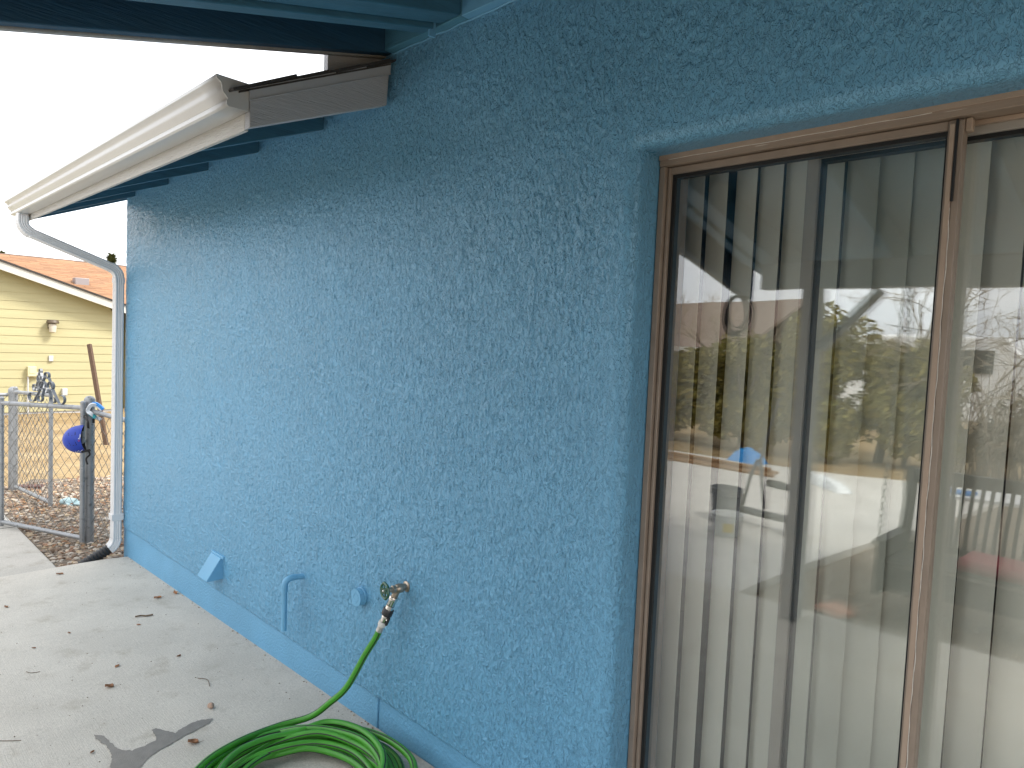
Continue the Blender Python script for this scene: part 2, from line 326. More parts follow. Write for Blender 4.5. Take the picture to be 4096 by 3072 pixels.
# ------------------------------------------------------------------ mesh helpers
COL = scene.collection
class MB:
    def __init__(s): s.v = []; s.f = []; s.mi = []
    def add(s, vs, fs, mi=0):
        k = len(s.v); s.v.extend([tuple(p) for p in vs]); s.f.extend([tuple(i+k for i in f) for f in fs]); s.mi.extend([mi]*len(fs)); return s
    def box(s, x0, x1, y0, y1, z0, z1, mi=0):
        vs = [(x, y, z) for z in (z0, z1) for y in (y0, y1) for x in (x0, x1)]
        return s.add(vs, [(0,2,3,1),(4,5,7,6),(0,1,5,4),(2,6,7,3),(0,4,6,2),(1,3,7,5)], mi)
    def obox(s, a, b, w, h, up=(0,0,1), mi=0):
        """box from a to b with width w (sideways) and height h (along up)"""
        a = Vector(a); b = Vector(b); d = (b-a).normalized(); up = Vector(up)
        side = d.cross(up).normalized(); u = side.cross(d).normalized()
        vs = []
        for p in (a, b):
            for sx, sz in ((-1,-1),(1,-1),(1,1),(-1,1)): vs.append(p+side*(sx*w/2)+u*(sz*h/2))
        return s.add(vs, [(0,1,2,3),(7,6,5,4),(0,4,5,1),(1,5,6,2),(2,6,7,3),(3,7,4,0)], mi)
    def prism(s, poly, ax, lo, hi, mi=0):
        """poly: 2D points in the two other axes (in axis order), extruded along ax"""
        n = len(poly); vs = []
        for t in (lo, hi):
            for p in poly:
                q = list(p); q.insert(ax, t); vs.append(q)
        fs = [tuple(range(n))[::-1], tuple(range(n, 2*n))] + [(i, (i+1) % n, n+(i+1) % n, n+i) for i in range(n)]
        return s.add(vs, fs, mi)
    def sweep(s, path, section, ref=(0,0,1), closed=False, cap=True, scale=None, seg_mi=None, twist=0.0):
        """section: list of (a,b); a along 'side', b along 'up'; parallel transport from ref"""
        P = [Vector(p) for p in path]; N = len(P); n = len(section); up = Vector(ref); rings = []
        for i in range(N):
            if closed: t = P[(i+1) % N]-P[i-1]
            else: t = P[min(i+1, N-1)]-P[max(i-1, 0)]
            t.normalize(); up = (up-t*up.dot(t))
            if up.length < 1e-5: up = t.orthogonal()
            up.normalize(); side = t.cross(up)
            k = scale[i] if scale else 1.0
            ct, st = math.cos(twist*i), math.sin(twist*i)
            rings.append([P[i]+side*((a*ct-b*st)*k)+up*((a*st+b*ct)*k) for a, b in section])
        base = len(s.v)
        for r in rings: s.v.extend([tuple(p) for p in r])
        m = N if closed else N-1
        for i in range(m):
            j = (i+1) % N
            for q in range(n):
                q2 = (q+1) % n
                s.f.append((base+i*n+q, base+i*n+q2, base+j*n+q2, base+j*n+q)); s.mi.append(seg_mi[q] if seg_mi else 0)
        if cap and not closed:
            s.f.append(tuple(base+q for q in range(n))[::-1]); s.mi.append(0)
            s.f.append(tuple(base+(N-1)*n+q for q in range(n))); s.mi.append(0)
        return s
    def tube(s, path, r, n=8, closed=False, cap=True, ref=(0,0,1), seg_mi=None, twist=0.0):
        if isinstance(r, (list, tuple)): sec = [(math.cos(2*PI*k/n), math.sin(2*PI*k/n)) for k in range(n)]; sc = list(r)
        else: sec = [(r*math.cos(2*PI*k/n), r*math.sin(2*PI*k/n)) for k in range(n)]; sc = None
        return s.sweep(path, sec, ref, closed, cap, sc, seg_mi, twist)
    def lathe(s, prof, origin, axis=(0,0,1), n=24, mi=0, squash=None):
        """prof: (r, h) along axis"""
        ax = Vector(axis).normalized(); a = ax.orthogonal().normalized(); b = ax.cross(a); o = Vector(origin)
        base = len(s.v)
        for r, h in prof:
            for k in range(n):
                t = 2*PI*k/n; rr = r
                if squash: rr = r*squash(k)
                s.v.append(tuple(o+ax*h+a*(rr*math.cos(t))+b*(rr*math.sin(t))))
        for i in range(len(prof)-1):
            for k in range(n):
                k2 = (k+1) % n
                s.f.append((base+i*n+k, base+i*n+k2, base+(i+1)*n+k2, base+(i+1)*n+k)); s.mi.append(mi)
        s.f.append(tuple(base+k for k in range(n))[::-1]); s.mi.append(mi)
        s.f.append(tuple(base+(len(prof)-1)*n+k for k in range(n))); s.mi.append(mi)
        return s
    def build(s, name, mats, parent=None, smooth=False, bevel=0.0, seg=2, recalc=True):
        me = bpy.data.meshes.new(name)
        off = Vector(parent_loc(parent)) if parent else Vector((0, 0, 0))
        vs = [(p[0]-off.x, p[1]-off.y, p[2]-off.z) for p in s.v]
        me.from_pydata(vs, [], s.f)
        if not isinstance(mats, (list, tuple)): mats = [mats]
        for mm in mats: me.materials.append(MATS[mm])
        if len(mats) > 1: me.polygons.foreach_set('material_index', s.mi)
        if recalc:
            bm = bmesh.new(); bm.from_mesh(me); bmesh.ops.recalc_face_normals(bm, faces=bm.faces); bm.to_mesh(me); bm.free()
        if smooth:
            me.polygons.foreach_set('use_smooth', [True]*len(me.polygons))
            try: me.set_sharp_from_angle(angle=rad(38))
            except Exception: pass
        o = bpy.data.objects.new(name, me); COL.objects.link(o)
        if parent: o.parent = parent
        if bevel > 0:
            bv = o.modifiers.new('bevel', 'BEVEL'); bv.width = bevel; bv.segments = seg; bv.limit_method = 'ANGLE'; bv.angle_limit = rad(40)
            for p in me.polygons: p.use_smooth = True
            try: me.set_sharp_from_angle(angle=rad(38))
            except Exception: pass
        return o
def parent_loc(p):
    l = Vector((0, 0, 0))
    while p: l += p.location; p = p.parent
    return l
def thing(name, label, cat, loc=(0,0,0), group=None):
    o = bpy.data.objects.new(name, None); COL.objects.link(o); o.location = loc; o.empty_display_size = 0.1
    o['label'] = label; o['category'] = cat
    if group: o['group'] = group
    return o
def tag(o, label, cat, group=None):
    o['label'] = label; o['category'] = cat
    if group: o['group'] = group
    return o
def struct(o): o['kind'] = 'structure'; return o
def stuff(o, label=None, cat=None):
    o['kind'] = 'stuff'
    if label: o['label'] = label
    if cat: o['category'] = cat
    return o
def catmull(pts, k=8, closed=False):
    P = [Vector(p) for p in pts]; out = []; N = len(P)
    rng = range(N) if closed else range(N-1)
    for i in rng:
        p0 = P[i-1] if (closed or i > 0) else P[0]*2-P[1]
        p1 = P[i]; p2 = P[(i+1) % N]
        p3 = P[(i+2) % N] if (closed or i+2 < N) else p2*2-p1
        for j in range(k):
            t = j/k
            out.append(0.5*((2*p1)+(p2-p0)*t+(2*p0-5*p1+4*p2-p3)*t*t+(3*p1-p0-3*p2+p3)*t**3))
    if not closed: out.append(P[-1])
    return out

# numpy lattice noise --------------------------------------------------
def _hash(ix, iy, seed):
    h = (ix.astype(np.uint64)*np.uint64(374761393) + iy.astype(np.uint64)*np.uint64(668265263) + np.uint64(seed*2147483647+12345)) & np.uint64(0xFFFFFFFF)
    h = ((h ^ (h >> np.uint64(13)))*np.uint64(1274126177)) & np.uint64(0xFFFFFFFF)
    h = h ^ (h >> np.uint64(16))
    return h
def gnoise(x, y, seed=0):
    x = x+1000.0; y = y+1000.0
    x0 = np.floor(x); y0 = np.floor(y); fx = x-x0; fy = y-y0
    ix = x0.astype(np.int64); iy = y0.astype(np.int64)
    u = fx*fx*fx*(fx*(fx*6-15)+10); v = fy*fy*fy*(fy*(fy*6-15)+10)
    def g(dx, dy):
        a = _hash(ix+dx, iy+dy, seed).astype(np.float64)*(2*PI/4294967296.0)
        return np.cos(a)*(fx-dx)+np.sin(a)*(fy-dy)
    n00, n10, n01, n11 = g(0,0), g(1,0), g(0,1), g(1,1)
    return ((n00*(1-u)+n10*u)*(1-v)+(n01*(1-u)+n11*u)*v)*1.5
def fbm(x, y, octv=3, seed=0):
    s = 0; a = 1.0; t = 0
    for i in range(octv):
        s = s+a*gnoise(x*2**i, y*2**i, seed+i*17); t += a; a *= 0.5
    return s/t
def sstep(lo, hi, x):
    t = np.clip((x-lo)/(hi-lo), 0, 1); return t*t*(3-2*t)

def stucco_height(x, z):
    """relief of the heavily painted stucco in metres"""
    wx = x+0.010*gnoise(x*38, z*38, 51); wz = z+0.012*gnoise(x*34, z*34, 52)
    dens = fbm(x*2.3, z*2.3, 2, 91)                         # where the dashes are coarse or sparse
    def saw(ph):                                            # slow rise, sharp drop: ledges left by the trowel
        f = ph-np.floor(ph); return np.where(f < 0.87, f/0.87, (1-f)/0.13)
    m1 = sstep(-0.12, 0.16, fbm(wx*44, wz*19, 2, 3)+0.3*dens)
    m2 = sstep(-0.05, 0.20, fbm(wx*70, wz*34, 2, 13)-0.2*dens)
    h = 0.0031*saw(x*34+1.7*fbm(wx*24, wz*10, 3, 33))*m1
    h = h+0.0024*saw(x*71+1.9*fbm(wx*48, wz*21, 2, 43))*m2
    n1 = fbm(wx*120, wz*58, 2, 63)
    h = h-0.0018*(1-sstep(-0.40, -0.26, n1))
    h = h+0.003*fbm(x*1.7, z*1.7, 2, 5)                     # the wall is not quite flat
    return h

# ==================================================================== GROUND AND PAVING
def zg(x, y):
    if x > -1.5: return -0.10
    return -0.10 - 0.24*min(1.0, (-1.5-x)/10.5)
def axis_lines(a, dense):
    return sorted(set(a) | set(dense))
gx = axis_lines([-300, -120, -60, -30, -20, -14, 7, 9, 14, 25, 60, 150, 300], [round(-13+0.5*i, 3) for i in range(40)])
gy = axis_lines([-300, -120, -60, -40, -26, -16, 10, 14, 25, 60, 150, 300], [round(-12+0.5*i, 3) for i in range(44)])
m = MB(); vs = [(x, y, zg(x, y)+(0.025*math.sin(x*2.1+y*1.3)*math.cos(y*1.9-x*.7) if x < -1.2 else 0)) for y in gy for x in gx]; nx = len(gx)
m.add(vs, [(j*nx+i, j*nx+i+1, (j+1)*nx+i+1, (j+1)*nx+i) for j in range(len(gy)-1) for i in range(nx-1)])
struct(m.build('ground', 'dirt', smooth=True))

def SZ(x): return -0.047+0.0219*max(0.0, min(x, 5.0))       # patio slab surface height
m = MB()                                                     # patio slab: broken front edge line follows slightly wavy left end
xs = [0.03+0.2*i for i in range(42)]
top = []
ys = [-2.40, -2.0, -1.5, -1.0, -0.6, -0.3, -0.1, 0.012]
for y in ys:
    for i, x in enumerate(xs):
        xx = x
        if i == 0: xx = 0.03+0.012*math.sin(y*5)+(0.025 if y > -0.05 else 0)
        top.append((xx, y, SZ(xx)))
n_ = len(xs)
m.add(top, [(j*n_+i, j*n_+i+1, (j+1)*n_+i+1, (j+1)*n_+i) for j in range(len(ys)-1) for i in range(n_-1)])
b0 = [(p[0], p[1], p[2]-0.11) for p in top]
m.add([top[i] for i in range(n_)]+[b0[i] for i in range(n_)], [(i, n_+i, n_+i+1, i+1) for i in range(n_-1)])
L_ = [j*n_ for j in range(len(ys))]
m.add([top[i] for i in L_]+[b0[i] for i in L_], [(i, i+1, len(L_)+i+1, len(L_)+i) for i in range(len(L_)-1)])
slab = struct(m.build('patio_slab', 'concrete', recalc=False))

m = MB(); m.box(-5.0, -0.004, -2.40, -0.40, -0.16, -0.062)
m.build('walkway_slab', 'concrete_pale', bevel=0.008)['kind'] = 'structure'
for x in (-1.30,):
    m = MB(); m.box(x-0.006, x+0.006, -2.38, -0.41, -0.070, -0.0605); j = m.build('saw_joint', 'joint_dark', bpy.data.objects['walkway_slab'])
m = MB(); m.prism([(-7, -2.425), (3.22, -2.425), (3.28, -3.6), (3.42, -4.8), (3.5, -5.6), (3.75, -8.95), (-0.5, -7.85), (-7, -6.4)], 2, -0.16, -0.030)
struct(m.build('yard_concrete', 'concrete_yard', bevel=0.006))
m = MB(); m.prism([(3.26, -2.43), (12, -2.43), (12, -9.6), (3.8, -9.2), (3.53, -5.6), (3.46, -4.8), (3.32, -3.6)], 2, -0.101, -0.075)
struct(m.build('gravel_path', 'gravel_ground'))
m = MB(); m.prism([(-0.01, -0.395), (-2.6, -0.395), (-3.4, 0.1), (-3.0, 1.0), (-0.6, 1.2), (-0.05, 0.6), (0.03, 0.0), (0.02, -0.395)], 2, -0.13, -0.088)
struct(m.build('gravel_strip', 'gravel_ground'))

# wet stain on the slab, dark run of water near the hose
wet = [(2.437,-.81),(2.47,-.815),(2.55,-.80),(2.585,-.80),(2.655,-.81),(2.70,-.83),(2.90,-.90),(3.02,-.92),(3.03,-.87),(2.83,-.78),(2.765,-.745),(2.735,-.71),(2.716,-.68),(2.70,-.625),(2.672,-.566),(2.66,-.50),(2.64,-.455),(2.618,-.434),(2.60,-.47),(2.596,-.498),(2.61,-.55),(2.632,-.586),(2.60,-.598),(2.544,-.623),(2.55,-.64),(2.59,-.645),(2.636,-.655),(2.645,-.70),(2.645,-.743),(2.625,-.765),(2.60,-.775),(2.54,-.782),(2.47,-.79)]
fine = []
for i in range(len(wet)):
    a = Vector((*wet[i], 0)); b = Vector((*wet[(i+1) % len(wet)], 0)); k = max(2, int((b-a).length/0.008))
    for t in range(k):
        p = a.lerp(b, t/k); fine.append((p.x+random.uniform(-.0035, .0035), p.y+random.uniform(-.0035, .0035)))
from mathutils.geometry import tessellate_polygon
tri = tessellate_polygon([[Vector((x, y, 0)) for x, y in fine]])
me = bpy.data.meshes.new('wet_stain'); me.from_pydata([(x, y, SZ(x)+0.0022) for x, y in fine], [], [tuple(t) for t in tri]); me.materials.append(MATS['wet_concrete'])
o = bpy.data.objects.new('wet_stain', me); COL.objects.link(o); o.parent = slab

# ==================================================================== HOUSE
house = thing('house', 'blue painted stucco house with low eave and sliding door', 'house', (0, 0, -0.05))
DX, DZ = 4.234, 2.106          # door opening edges in the wall face
RB = 0.036                     # bullnose radius
REV = 0.115                    # depth of the reveal
# non-uniform grid lines
xl = [-0.04]
while xl[-1] < DX-RB:
    d = math.hypot(CAM.x-xl[-1], 1.57); xl.append(xl[-1]+max(0.0025, 0.0025*(d/2.1)**2*0.95))
xl = [x for x in xl if x < DX-RB-0.001]+[DX-RB+RB*(1-math.cos(t)) for t in np.linspace(0, PI/2, 1)]
edge = [DX-RB*(1-math.sin(a)) for a in np.linspace(0, PI/2, 15)]
xl = xl[:-1]+edge
nL = len(xl)                    # columns up to the opening edge
xr = list(np.arange(DX+0.003, 6.0, 0.0034)); xl = xl+xr
zl = list(np.arange(0.15, DZ-0.001, 0.0034)); zl[-1] = DZ
nB = len(zl)
zl = zl+[DZ+RB*(1-math.sin(a)) for a in np.linspace(PI/2, 0, 15)[1:]]
zl = zl+list(np.arange(DZ+RB+0.0034, 2.70, 0.0036))
X, Z = np.meshgrid(np.array(xl), np.array(zl))
H = stucco_height(X, Z)
dx = DX-X; dz = Z-DZ
dist = np.where(dz <= 0, dx, np.where(dx <= 0, dz, np.hypot(dx, dz)))
q = np.clip(1-dist/RB, 0, 1)
yin = RB*(1-np.sqrt(np.clip(1-q*q, 0, 1)))
H = H*(0.35+0.65*np.clip((dist-0.02)/0.13, 0, 1))
H = H*np.where(dist < RB, 0.25+0.75*dist/RB, 1)
low = np.clip((Z-0.15)/0.012, 0, 1)
Y = yin-H+(1-np.sqrt(np.clip(1-(1-low)**2, 0, 1)))*0.014
corner = np.clip(1-(X+0.04)/0.03, 0, 1); Y = Y+(1-np.sqrt(np.clip(1-corner**2, 0, 1)))*0.03
nz_, nx_ = X.shape
idx = np.arange(nz_*nx_).reshape(nz_, nx_)
A_ = idx[:-1, :-1]; B_ = idx[:-1, 1:]; C_ = idx[1:, 1:]; D_ = idx[1:, :-1]
ii, jj = np.meshgrid(np.arange(nz_-1), np.arange(nx_-1), indexing='ij')
keep = ~((ii < nB-1) & (jj >= nL-1))
xc = X[:-1, :-1]; zc = Z[:-1, :-1]
keep &= ~((xc < 2.97) & (zc > 2.56))
quads = np.stack([A_[keep], B_[keep], C_[keep], D_[keep]], axis=1)
verts = np.stack([X.ravel(), Y.ravel(), Z.ravel()], axis=1)
# reveal strips going in from the opening edges
def strip(line_idx):
    global verts, quads
    cur = line_idx; base = verts[line_idx]
    for yy in (0.055, REV+0.03):
        nv = base.copy(); nv[:, 1] = yy+0.0008*np.sin(np.arange(len(nv))*0.7)
        k = len(verts); verts = np.vstack([verts, nv]); new = np.arange(k, k+len(nv))
        quads = np.vstack([quads, np.stack([cur[1:], cur[:-1], new[:-1], new[1:]], axis=1)]); cur = new
strip(idx[:nB, nL-1]); strip(idx[nB-1, nL-1:])
used = np.zeros(len(verts), bool); used[quads.ravel()] = True
remap = np.cumsum(used)-1; verts = verts[used]; quads = remap[quads]
me = bpy.data.meshes.new('wall'); me.vertices.add(len(verts)); me.loops.add(quads.size); me.polygons.add(len(quads))
verts = verts-np.array([0, 0, -0.05])
me.vertices.foreach_set('co', verts.astype(np.float32).ravel())
me.loops.foreach_set('vertex_index', quads.astype(np.int32).ravel())
me.polygons.foreach_set('loop_start', np.arange(0, quads.size, 4, dtype=np.int32))
me.polygons.foreach_set('use_smooth', np.ones(len(quads), bool))
me.update(calc_edges=True); me.materials.append(MATS['stucco_paint'])
o = bpy.data.objects.new('wall', me); COL.objects.link(o); o.parent = house
# backing, return wall, wall past the door, foundation
m = MB(); m.box(-0.025, 0.10, 0.05, 7.5, -0.15, 2.56); m.build('return_wall', 'stucco_paint', house)
m = MB(); m.box(6.0, 8.2, 0.0, 0.15, 0.15, 2.70); m.build('wall', 'stucco_paint', house)
m = MB(); m.box(5.86, 6.0, 0.004, 0.15, 0.15, DZ); m.build('wall', 'stucco_paint', house)
m = MB(); m.box(-0.035, 3.117, 0.010, 0.10, -0.16, 0.1495); m.build('foundation', 'foundation_paint', house, bevel=0.004)
m = MB(); m.box(3.119, 4.25, 0.016, 0.10, -0.16, 0.1495); m.build('foundation', 'foundation_paint', house, bevel=0.003)
m = MB(); m.box(4.251, 5.87, 0.02, 0.10, -0.16, -0.002); m.build('foundation', 'foundation_paint', house)
m = MB(); m.box(5.871, 8.2, 0.016, 0.10, -0.16, 0.1495); m.build('foundation', 'foundation_paint', house)
# crumbs of mortar and flaking along the slab line
m = MB()
for i in range(70):
    x = random.choice((0.35, 1.0, 1.25, 1.9, 2.6, 3.05))+random.gauss(0, .16); r = random.uniform(.0018, .0055); y = random.uniform(-0.012, 0.006)
    m.lathe([(r*.6, 0), (r, r*.5), (r*.5, r*.9)], (x, y, SZ(x)-0.001), (random.uniform(-.3, .3), random.uniform(-.3, .3), 1), n=6)
stuff(m.build('mortar_crumbs', 'gravel_stone', house))

# eave ---------------------------------------------------------------
EX0, EX1 = -0.16, 3.05
ys_, zs_ = -0.55, 0.0
def deckz(y): return 2.585+0.455*y          # underside of the roof deck
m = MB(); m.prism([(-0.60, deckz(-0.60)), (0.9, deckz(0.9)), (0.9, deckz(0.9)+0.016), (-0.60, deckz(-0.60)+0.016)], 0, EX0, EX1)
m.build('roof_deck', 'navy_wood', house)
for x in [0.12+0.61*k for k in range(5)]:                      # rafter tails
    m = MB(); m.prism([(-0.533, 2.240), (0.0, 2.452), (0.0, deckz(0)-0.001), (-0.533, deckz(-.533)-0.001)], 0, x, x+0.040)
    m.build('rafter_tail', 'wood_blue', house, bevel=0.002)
for k in range(-1, 5):                                        # frieze blocks between tails
    a = max(EX0+0.04, 0.12+0.61*k+0.042); b = min(EX1, 0.12+0.61*(k+1)-0.002)
    m = MB(); m.prism([(-0.055, 2.497), (-0.012, 2.497), (-0.012, deckz(-.012)-0.002), (-0.055, deckz(-.055)-0.002)], 0, a, b)
    m.build('frieze_block', 'trim_blue', house, bevel=0.002)
m = MB(); m.box(EX0, EX1, -0.548, -0.534, 2.232, 2.345); m.build('fascia', 'fascia_white', house, bevel=0.002)
RK = [(-0.548, 2.234), (-0.018, 2.448), (-0.012, 2.565), (-0.548, 2.322)]
m = MB(); m.prism(RK, 0, EX1+0.0005, 3.088); m.build('rake_board', 'rake_white', house, bevel=0.003)
m = MB(); m.prism([(-0.548, 2.234), (0.4, 2.61), (0.4, 2.752), (-0.548, 2.322)], 0, EX0-0.038, EX0-0.0005); m.build('rake_board', 'wood_blue', house, bevel=0.003)
m = MB(); m.prism([(-0.552, 2.318), (-0.010, 2.562), (-0.008, 2.610), (-0.552, 2.360)], 0, 3.0885, 3.094)
m.prism([(-0.552, 2.318), (-0.010, 2.562), (-0.010, 2.566), (-0.552, 2.322)], 0, 3.094, 3.099); m.build('drip_edge', 'drip_metal', house, bevel=0.001)
# shingles: courses with slightly ragged rake edge
sh_mesh = {}
def shingle_mesh(w):
    if w in sh_mesh: return sh_mesh[w]
    mm = MB(); mm.box(0, w, 0, 0.24, 0, 0.0075)
    ob = mm.build('shingle', 'dark_shingle'); me2 = ob.data; bpy.data.objects.remove(ob); sh_mesh[w] = me2; return me2
ang = math.atan(0.455)
for c in range(9):
    y0 = -0.615+0.125*c
    xx = 3.104+random.uniform(-0.004, 0.014)
    while xx > EX0-0.05:
        w = 0.33 if xx-0.33 > EX0-0.05 else xx-EX0+0.05
        me2 = shingle_mesh(0.33)
        s_ = bpy.data.objects.new('shingle', me2); COL.objects.link(s_); s_.parent = house
        s_.location = Vector((max(xx-0.329, EX0-0.028+0.001*c), y0, deckz(y0)+0.0185+0.003+random.uniform(0, 0.004)))-house.location
        s_.rotation_euler = (ang+0.022+random.uniform(-.012, .012), random.uniform(-.006, .006), 0)
        xx -= 0.331
# underlayment curling at the rake
m = MB(); m.prism([(-0.585, deckz(-.585)+0.017), (-0.01, deckz(-.01)+0.017), (-0.01, deckz(-.01)+0.023), (-0.585, deckz(-.585)+0.023)], 0, EX0, 3.096); m.build('underlayment', 'dark_shingle', house)

# ==================================================================== GUTTER AND DOWNSPOUT
gut = thing('gutter', 'white metal rain gutter along the low eave', 'gutter', (1.4, -0.6, 2.26))
prof = [(-0.5505, 2.374), (-0.5505, 2.286), (-0.616, 2.286), (-0.622, 2.291), (-0.622, 2.303), (-0.618, 2.308), (-0.624, 2.318), (-0.633, 2.326), (-0.637, 2.336), (-0.637, 2.346), (-0.642, 2.357), (-0.651, 2.362), (-0.655, 2.366), (-0.655, 2.376), (-0.648, 2.377)]
GX0, GX1 = -0.27, 3.082
def gsl(x, z): return z-0.021*(GX1-x)/(GX1-GX0)
m = MB(); n_ = len(prof); NS = 24
for i in range(NS+1):
    x = GX0+(GX1-GX0)*i/NS
    for y, z in prof: m.v.append((x, y, gsl(x, z)))
for i in range(NS):
    for k in range(n_-1): m.f.append((i*n_+k, i*n_+k+1, (i+1)*n_+k+1, (i+1)*n_+k)); m.mi.append(0)
tr = m.build('trough', 'gutter_white', gut, smooth=True)
so = tr.modifiers.new('thick', 'SOLIDIFY'); so.thickness = 0.0012; so.offset = 0
for x0, x1 in ((GX1+0.0006, GX1+0.003), (GX0-0.003, GX0-0.0006)):
    m = MB(); m.prism([(y, gsl(x0, z)) for y, z in prof[:-1]][::1], 0, x0, x1); m.build('end_cap', 'gutter_white', gut)
m = MB(); m.tube([(GX1+0.002, y, gsl(GX1, z)) for y, z in prof[2:-1]], 0.0022, 6); m.build('end_cap_seam', 'gutter_white', gut)

def flute_section(w, h):
    """rounded rectangle w x h with three shallow flutes on each broad face"""
    pts = []
    def side(p, q, nrm, fl):
        K = 26 if fl else 6
        for i in range(K):
            t = i/K; d = 0
            if fl and 0.15 < t < 0.85: d = -0.0032*(0.5-0.5*math.cos(2*PI*(t-0.15)/0.7*3))
            pts.append((p[0]+(q[0]-p[0])*t+nrm[0]*d, p[1]+(q[1]-p[1])*t+nrm[1]*d))
    a, b, c = w/2, h/2, 0.006
    side((-a+c, -b), (a-c, -b), (0, -1), True); side((a, -b+c), (a, b-c), (1, 0), True)
    side((a-c, b), (-a+c, b), (0, 1), True); side((-a, b-c), (-a, -b+c), (-1, 0), True)
    return pts
def bend(p0, p1, p2, r, k=14):
    a = (p0-p1).normalized(); b = (p2-p1).normalized(); half = a.angle(b)/2; L = r/math.tan(half)
    s = p1+a*L; e = p1+b*L; bis = (a+b).normalized(); c = p1+bis*(r/math.sin(half))
    u = s-c; v = e-c; out = []
    th = u.angle(v)
    for i in range(k+1):
        t = i/k; out.append(c+(u*math.sin((1-t)*th)+v*math.sin(t*th))/math.sin(th))
    return out
ds = thing('downspout', 'white fluted downspout bending from the gutter down the house corner', 'downspout', (-0.02, -0.045, -0.05))
OX = -0.10
P0 = Vector((OX, -0.588, 2.272)); P1 = Vector((OX, -0.588, 2.165)); P2 = Vector((-0.02, -0.047, 1.955)); P3 = Vector((-0.02, -0.047, 0.035)); P4 = Vector((-0.03, -0.20, -0.065))
b1 = bend(P0, P1, P2, 0.075); b2 = bend(P1, P2, P3, 0.075); b3 = bend(P2, P3, P4, 0.09)
def lin(a, b, n=6): return [a.lerp(b, i/n) for i in range(1, n)]
SEC = flute_section(0.058, 0.066); SEC2 = flute_section(0.062, 0.070)
def pleats(bd, sec, name):
    K = 64; pts = []; sc = []
    for i in range(K+1):
        t = i/K*(len(bd)-1); a = int(min(t, len(bd)-2)); pts.append(bd[a].lerp(bd[a+1], t-a))
        ph = i/K*7
        sc.append(1.0+0.035*(abs((ph % 1)-0.5)*2)-0.02)
    mm = MB(); mm.sweep(pts, sec, ref=(0, -1, 0.01) if False else (1, 0, 0), scale=sc, cap=False); return mm.build(name, 'spout_white', ds, smooth=True)
def run(pts, name, sec=SEC): mm = MB(); mm.sweep(pts, sec, ref=(1, 0, 0)); return mm.build(name, 'spout_white', ds, smooth=True)
run([P0, b1[0]], 'outlet_tube', SEC); pleats(b1, SEC2, 'elbow'); run([b1[-1]]+lin(b1[-1], b2[0])+[b2[0]], 'offset_pipe')
pleats(b2, SEC2, 'elbow'); run([b2[-1]]+lin(b2[-1], b3[0], 10)+[b3[0]], 'pipe'); pleats(b3, SEC2, 'elbow')
run([b1[0]+Vector((0, 0, 0.035)), b1[0]+Vector((0, 0, -0.002))], 'elbow_collar', flute_section(0.064, 0.072))
run([b2[-1]+Vector((0, 0, 0.0)), b2[-1]+Vector((0, 0, -0.035))], 'elbow_collar', flute_section(0.064, 0.072))
for z in (0.235,):
    m = MB(); m.box(-0.056, 0.016, -0.084, -0.006, z-0.022, z+0.022); m.build('strap', 'spout_white', ds, bevel=0.002)
# corrugated black extension at the foot
pts = []; sc = []
a = b3[-1]; dr = (Vector((-0.045, -0.255, -0.088))-a); K = 70
for i in range(K+1):
    pts.append(a+dr*(i/K)); sc.append(0.036+0.0035*math.cos(i/K*2*PI*9))
m = MB(); m.tube(pts, sc, 16); m.build('corrugated_end', 'black_plastic', ds, smooth=True)

# ==================================================================== PATIO COVER
pc = thing('patio_cover', 'blue timber patio roof over the sliding door', 'patio cover', (3.73, -2.2, 0.0))  # right end, out of view, cut short to let more light onto the door
SL = 0.25
def rafter(x0, x1, zb, depth, y0, y1, material, name):
    mm = MB(); mm.prism([(y1, zb+SL*y1), (y0, zb+SL*y0), (y0, zb+SL*y0+depth), (y1, zb+SL*y1+depth)], 0, x0, x1)
    return mm.build(name, material, pc, bevel=0.004)
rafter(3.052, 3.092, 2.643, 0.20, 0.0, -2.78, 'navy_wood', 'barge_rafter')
rafter(3.026, 3.051, 2.637, 0.20, -0.001, -2.80, 'post_grey', 'barge_lit_edge')  # added pale board: paints the outside light on the barge rafter's underside
rafter(3.355, 3.412, 2.640, 0.17, -0.06, -2.60, 'wood_blue', 'rafter')
rafter(3.425, 3.528, 2.655, 0.17, -0.041, -2.60, 'wood_blue', 'rafter')
for x in (4.10, 4.71, 5.32, 5.93, 6.26):
    rafter(x, x+0.04, 2.672, 0.15, -0.041, -2.60, 'wood_blue', 'rafter')
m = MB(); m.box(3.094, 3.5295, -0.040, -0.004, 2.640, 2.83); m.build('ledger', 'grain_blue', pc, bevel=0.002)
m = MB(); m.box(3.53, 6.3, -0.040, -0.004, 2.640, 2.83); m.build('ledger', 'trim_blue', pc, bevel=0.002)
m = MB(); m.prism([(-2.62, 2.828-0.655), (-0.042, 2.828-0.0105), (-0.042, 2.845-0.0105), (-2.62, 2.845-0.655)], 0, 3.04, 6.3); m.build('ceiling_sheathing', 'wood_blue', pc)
m = MB(); m.prism([(-2.80, 2.850-0.70), (0.02, 2.856), (0.02, 2.872), (-2.80, 2.866-0.70)], 0, 3.02, 6.34); m.build('roofing', 'dark_shingle', pc)
m = MB(); m.box(3.44, 6.3, -2.25, -2.15, 1.955, 2.105); m.build('beam', 'post_grey', pc, bevel=0.004)
for x in (3.685, 6.1):
    m = MB(); m.box(x, x+0.09, -2.245, -2.155, 0.03, 1.954); m.build('post', 'post_grey', pc, bevel=0.004)
    m = MB(); m.obox((x+(0.10 if x < 5 else -.01), -2.2, 1.62), (x+(0.40 if x < 5 else -.31), -2.2, 1.94), 0.04, 0.09, up=(0, 1, 0.01)); m.build('brace', 'post_grey', pc)
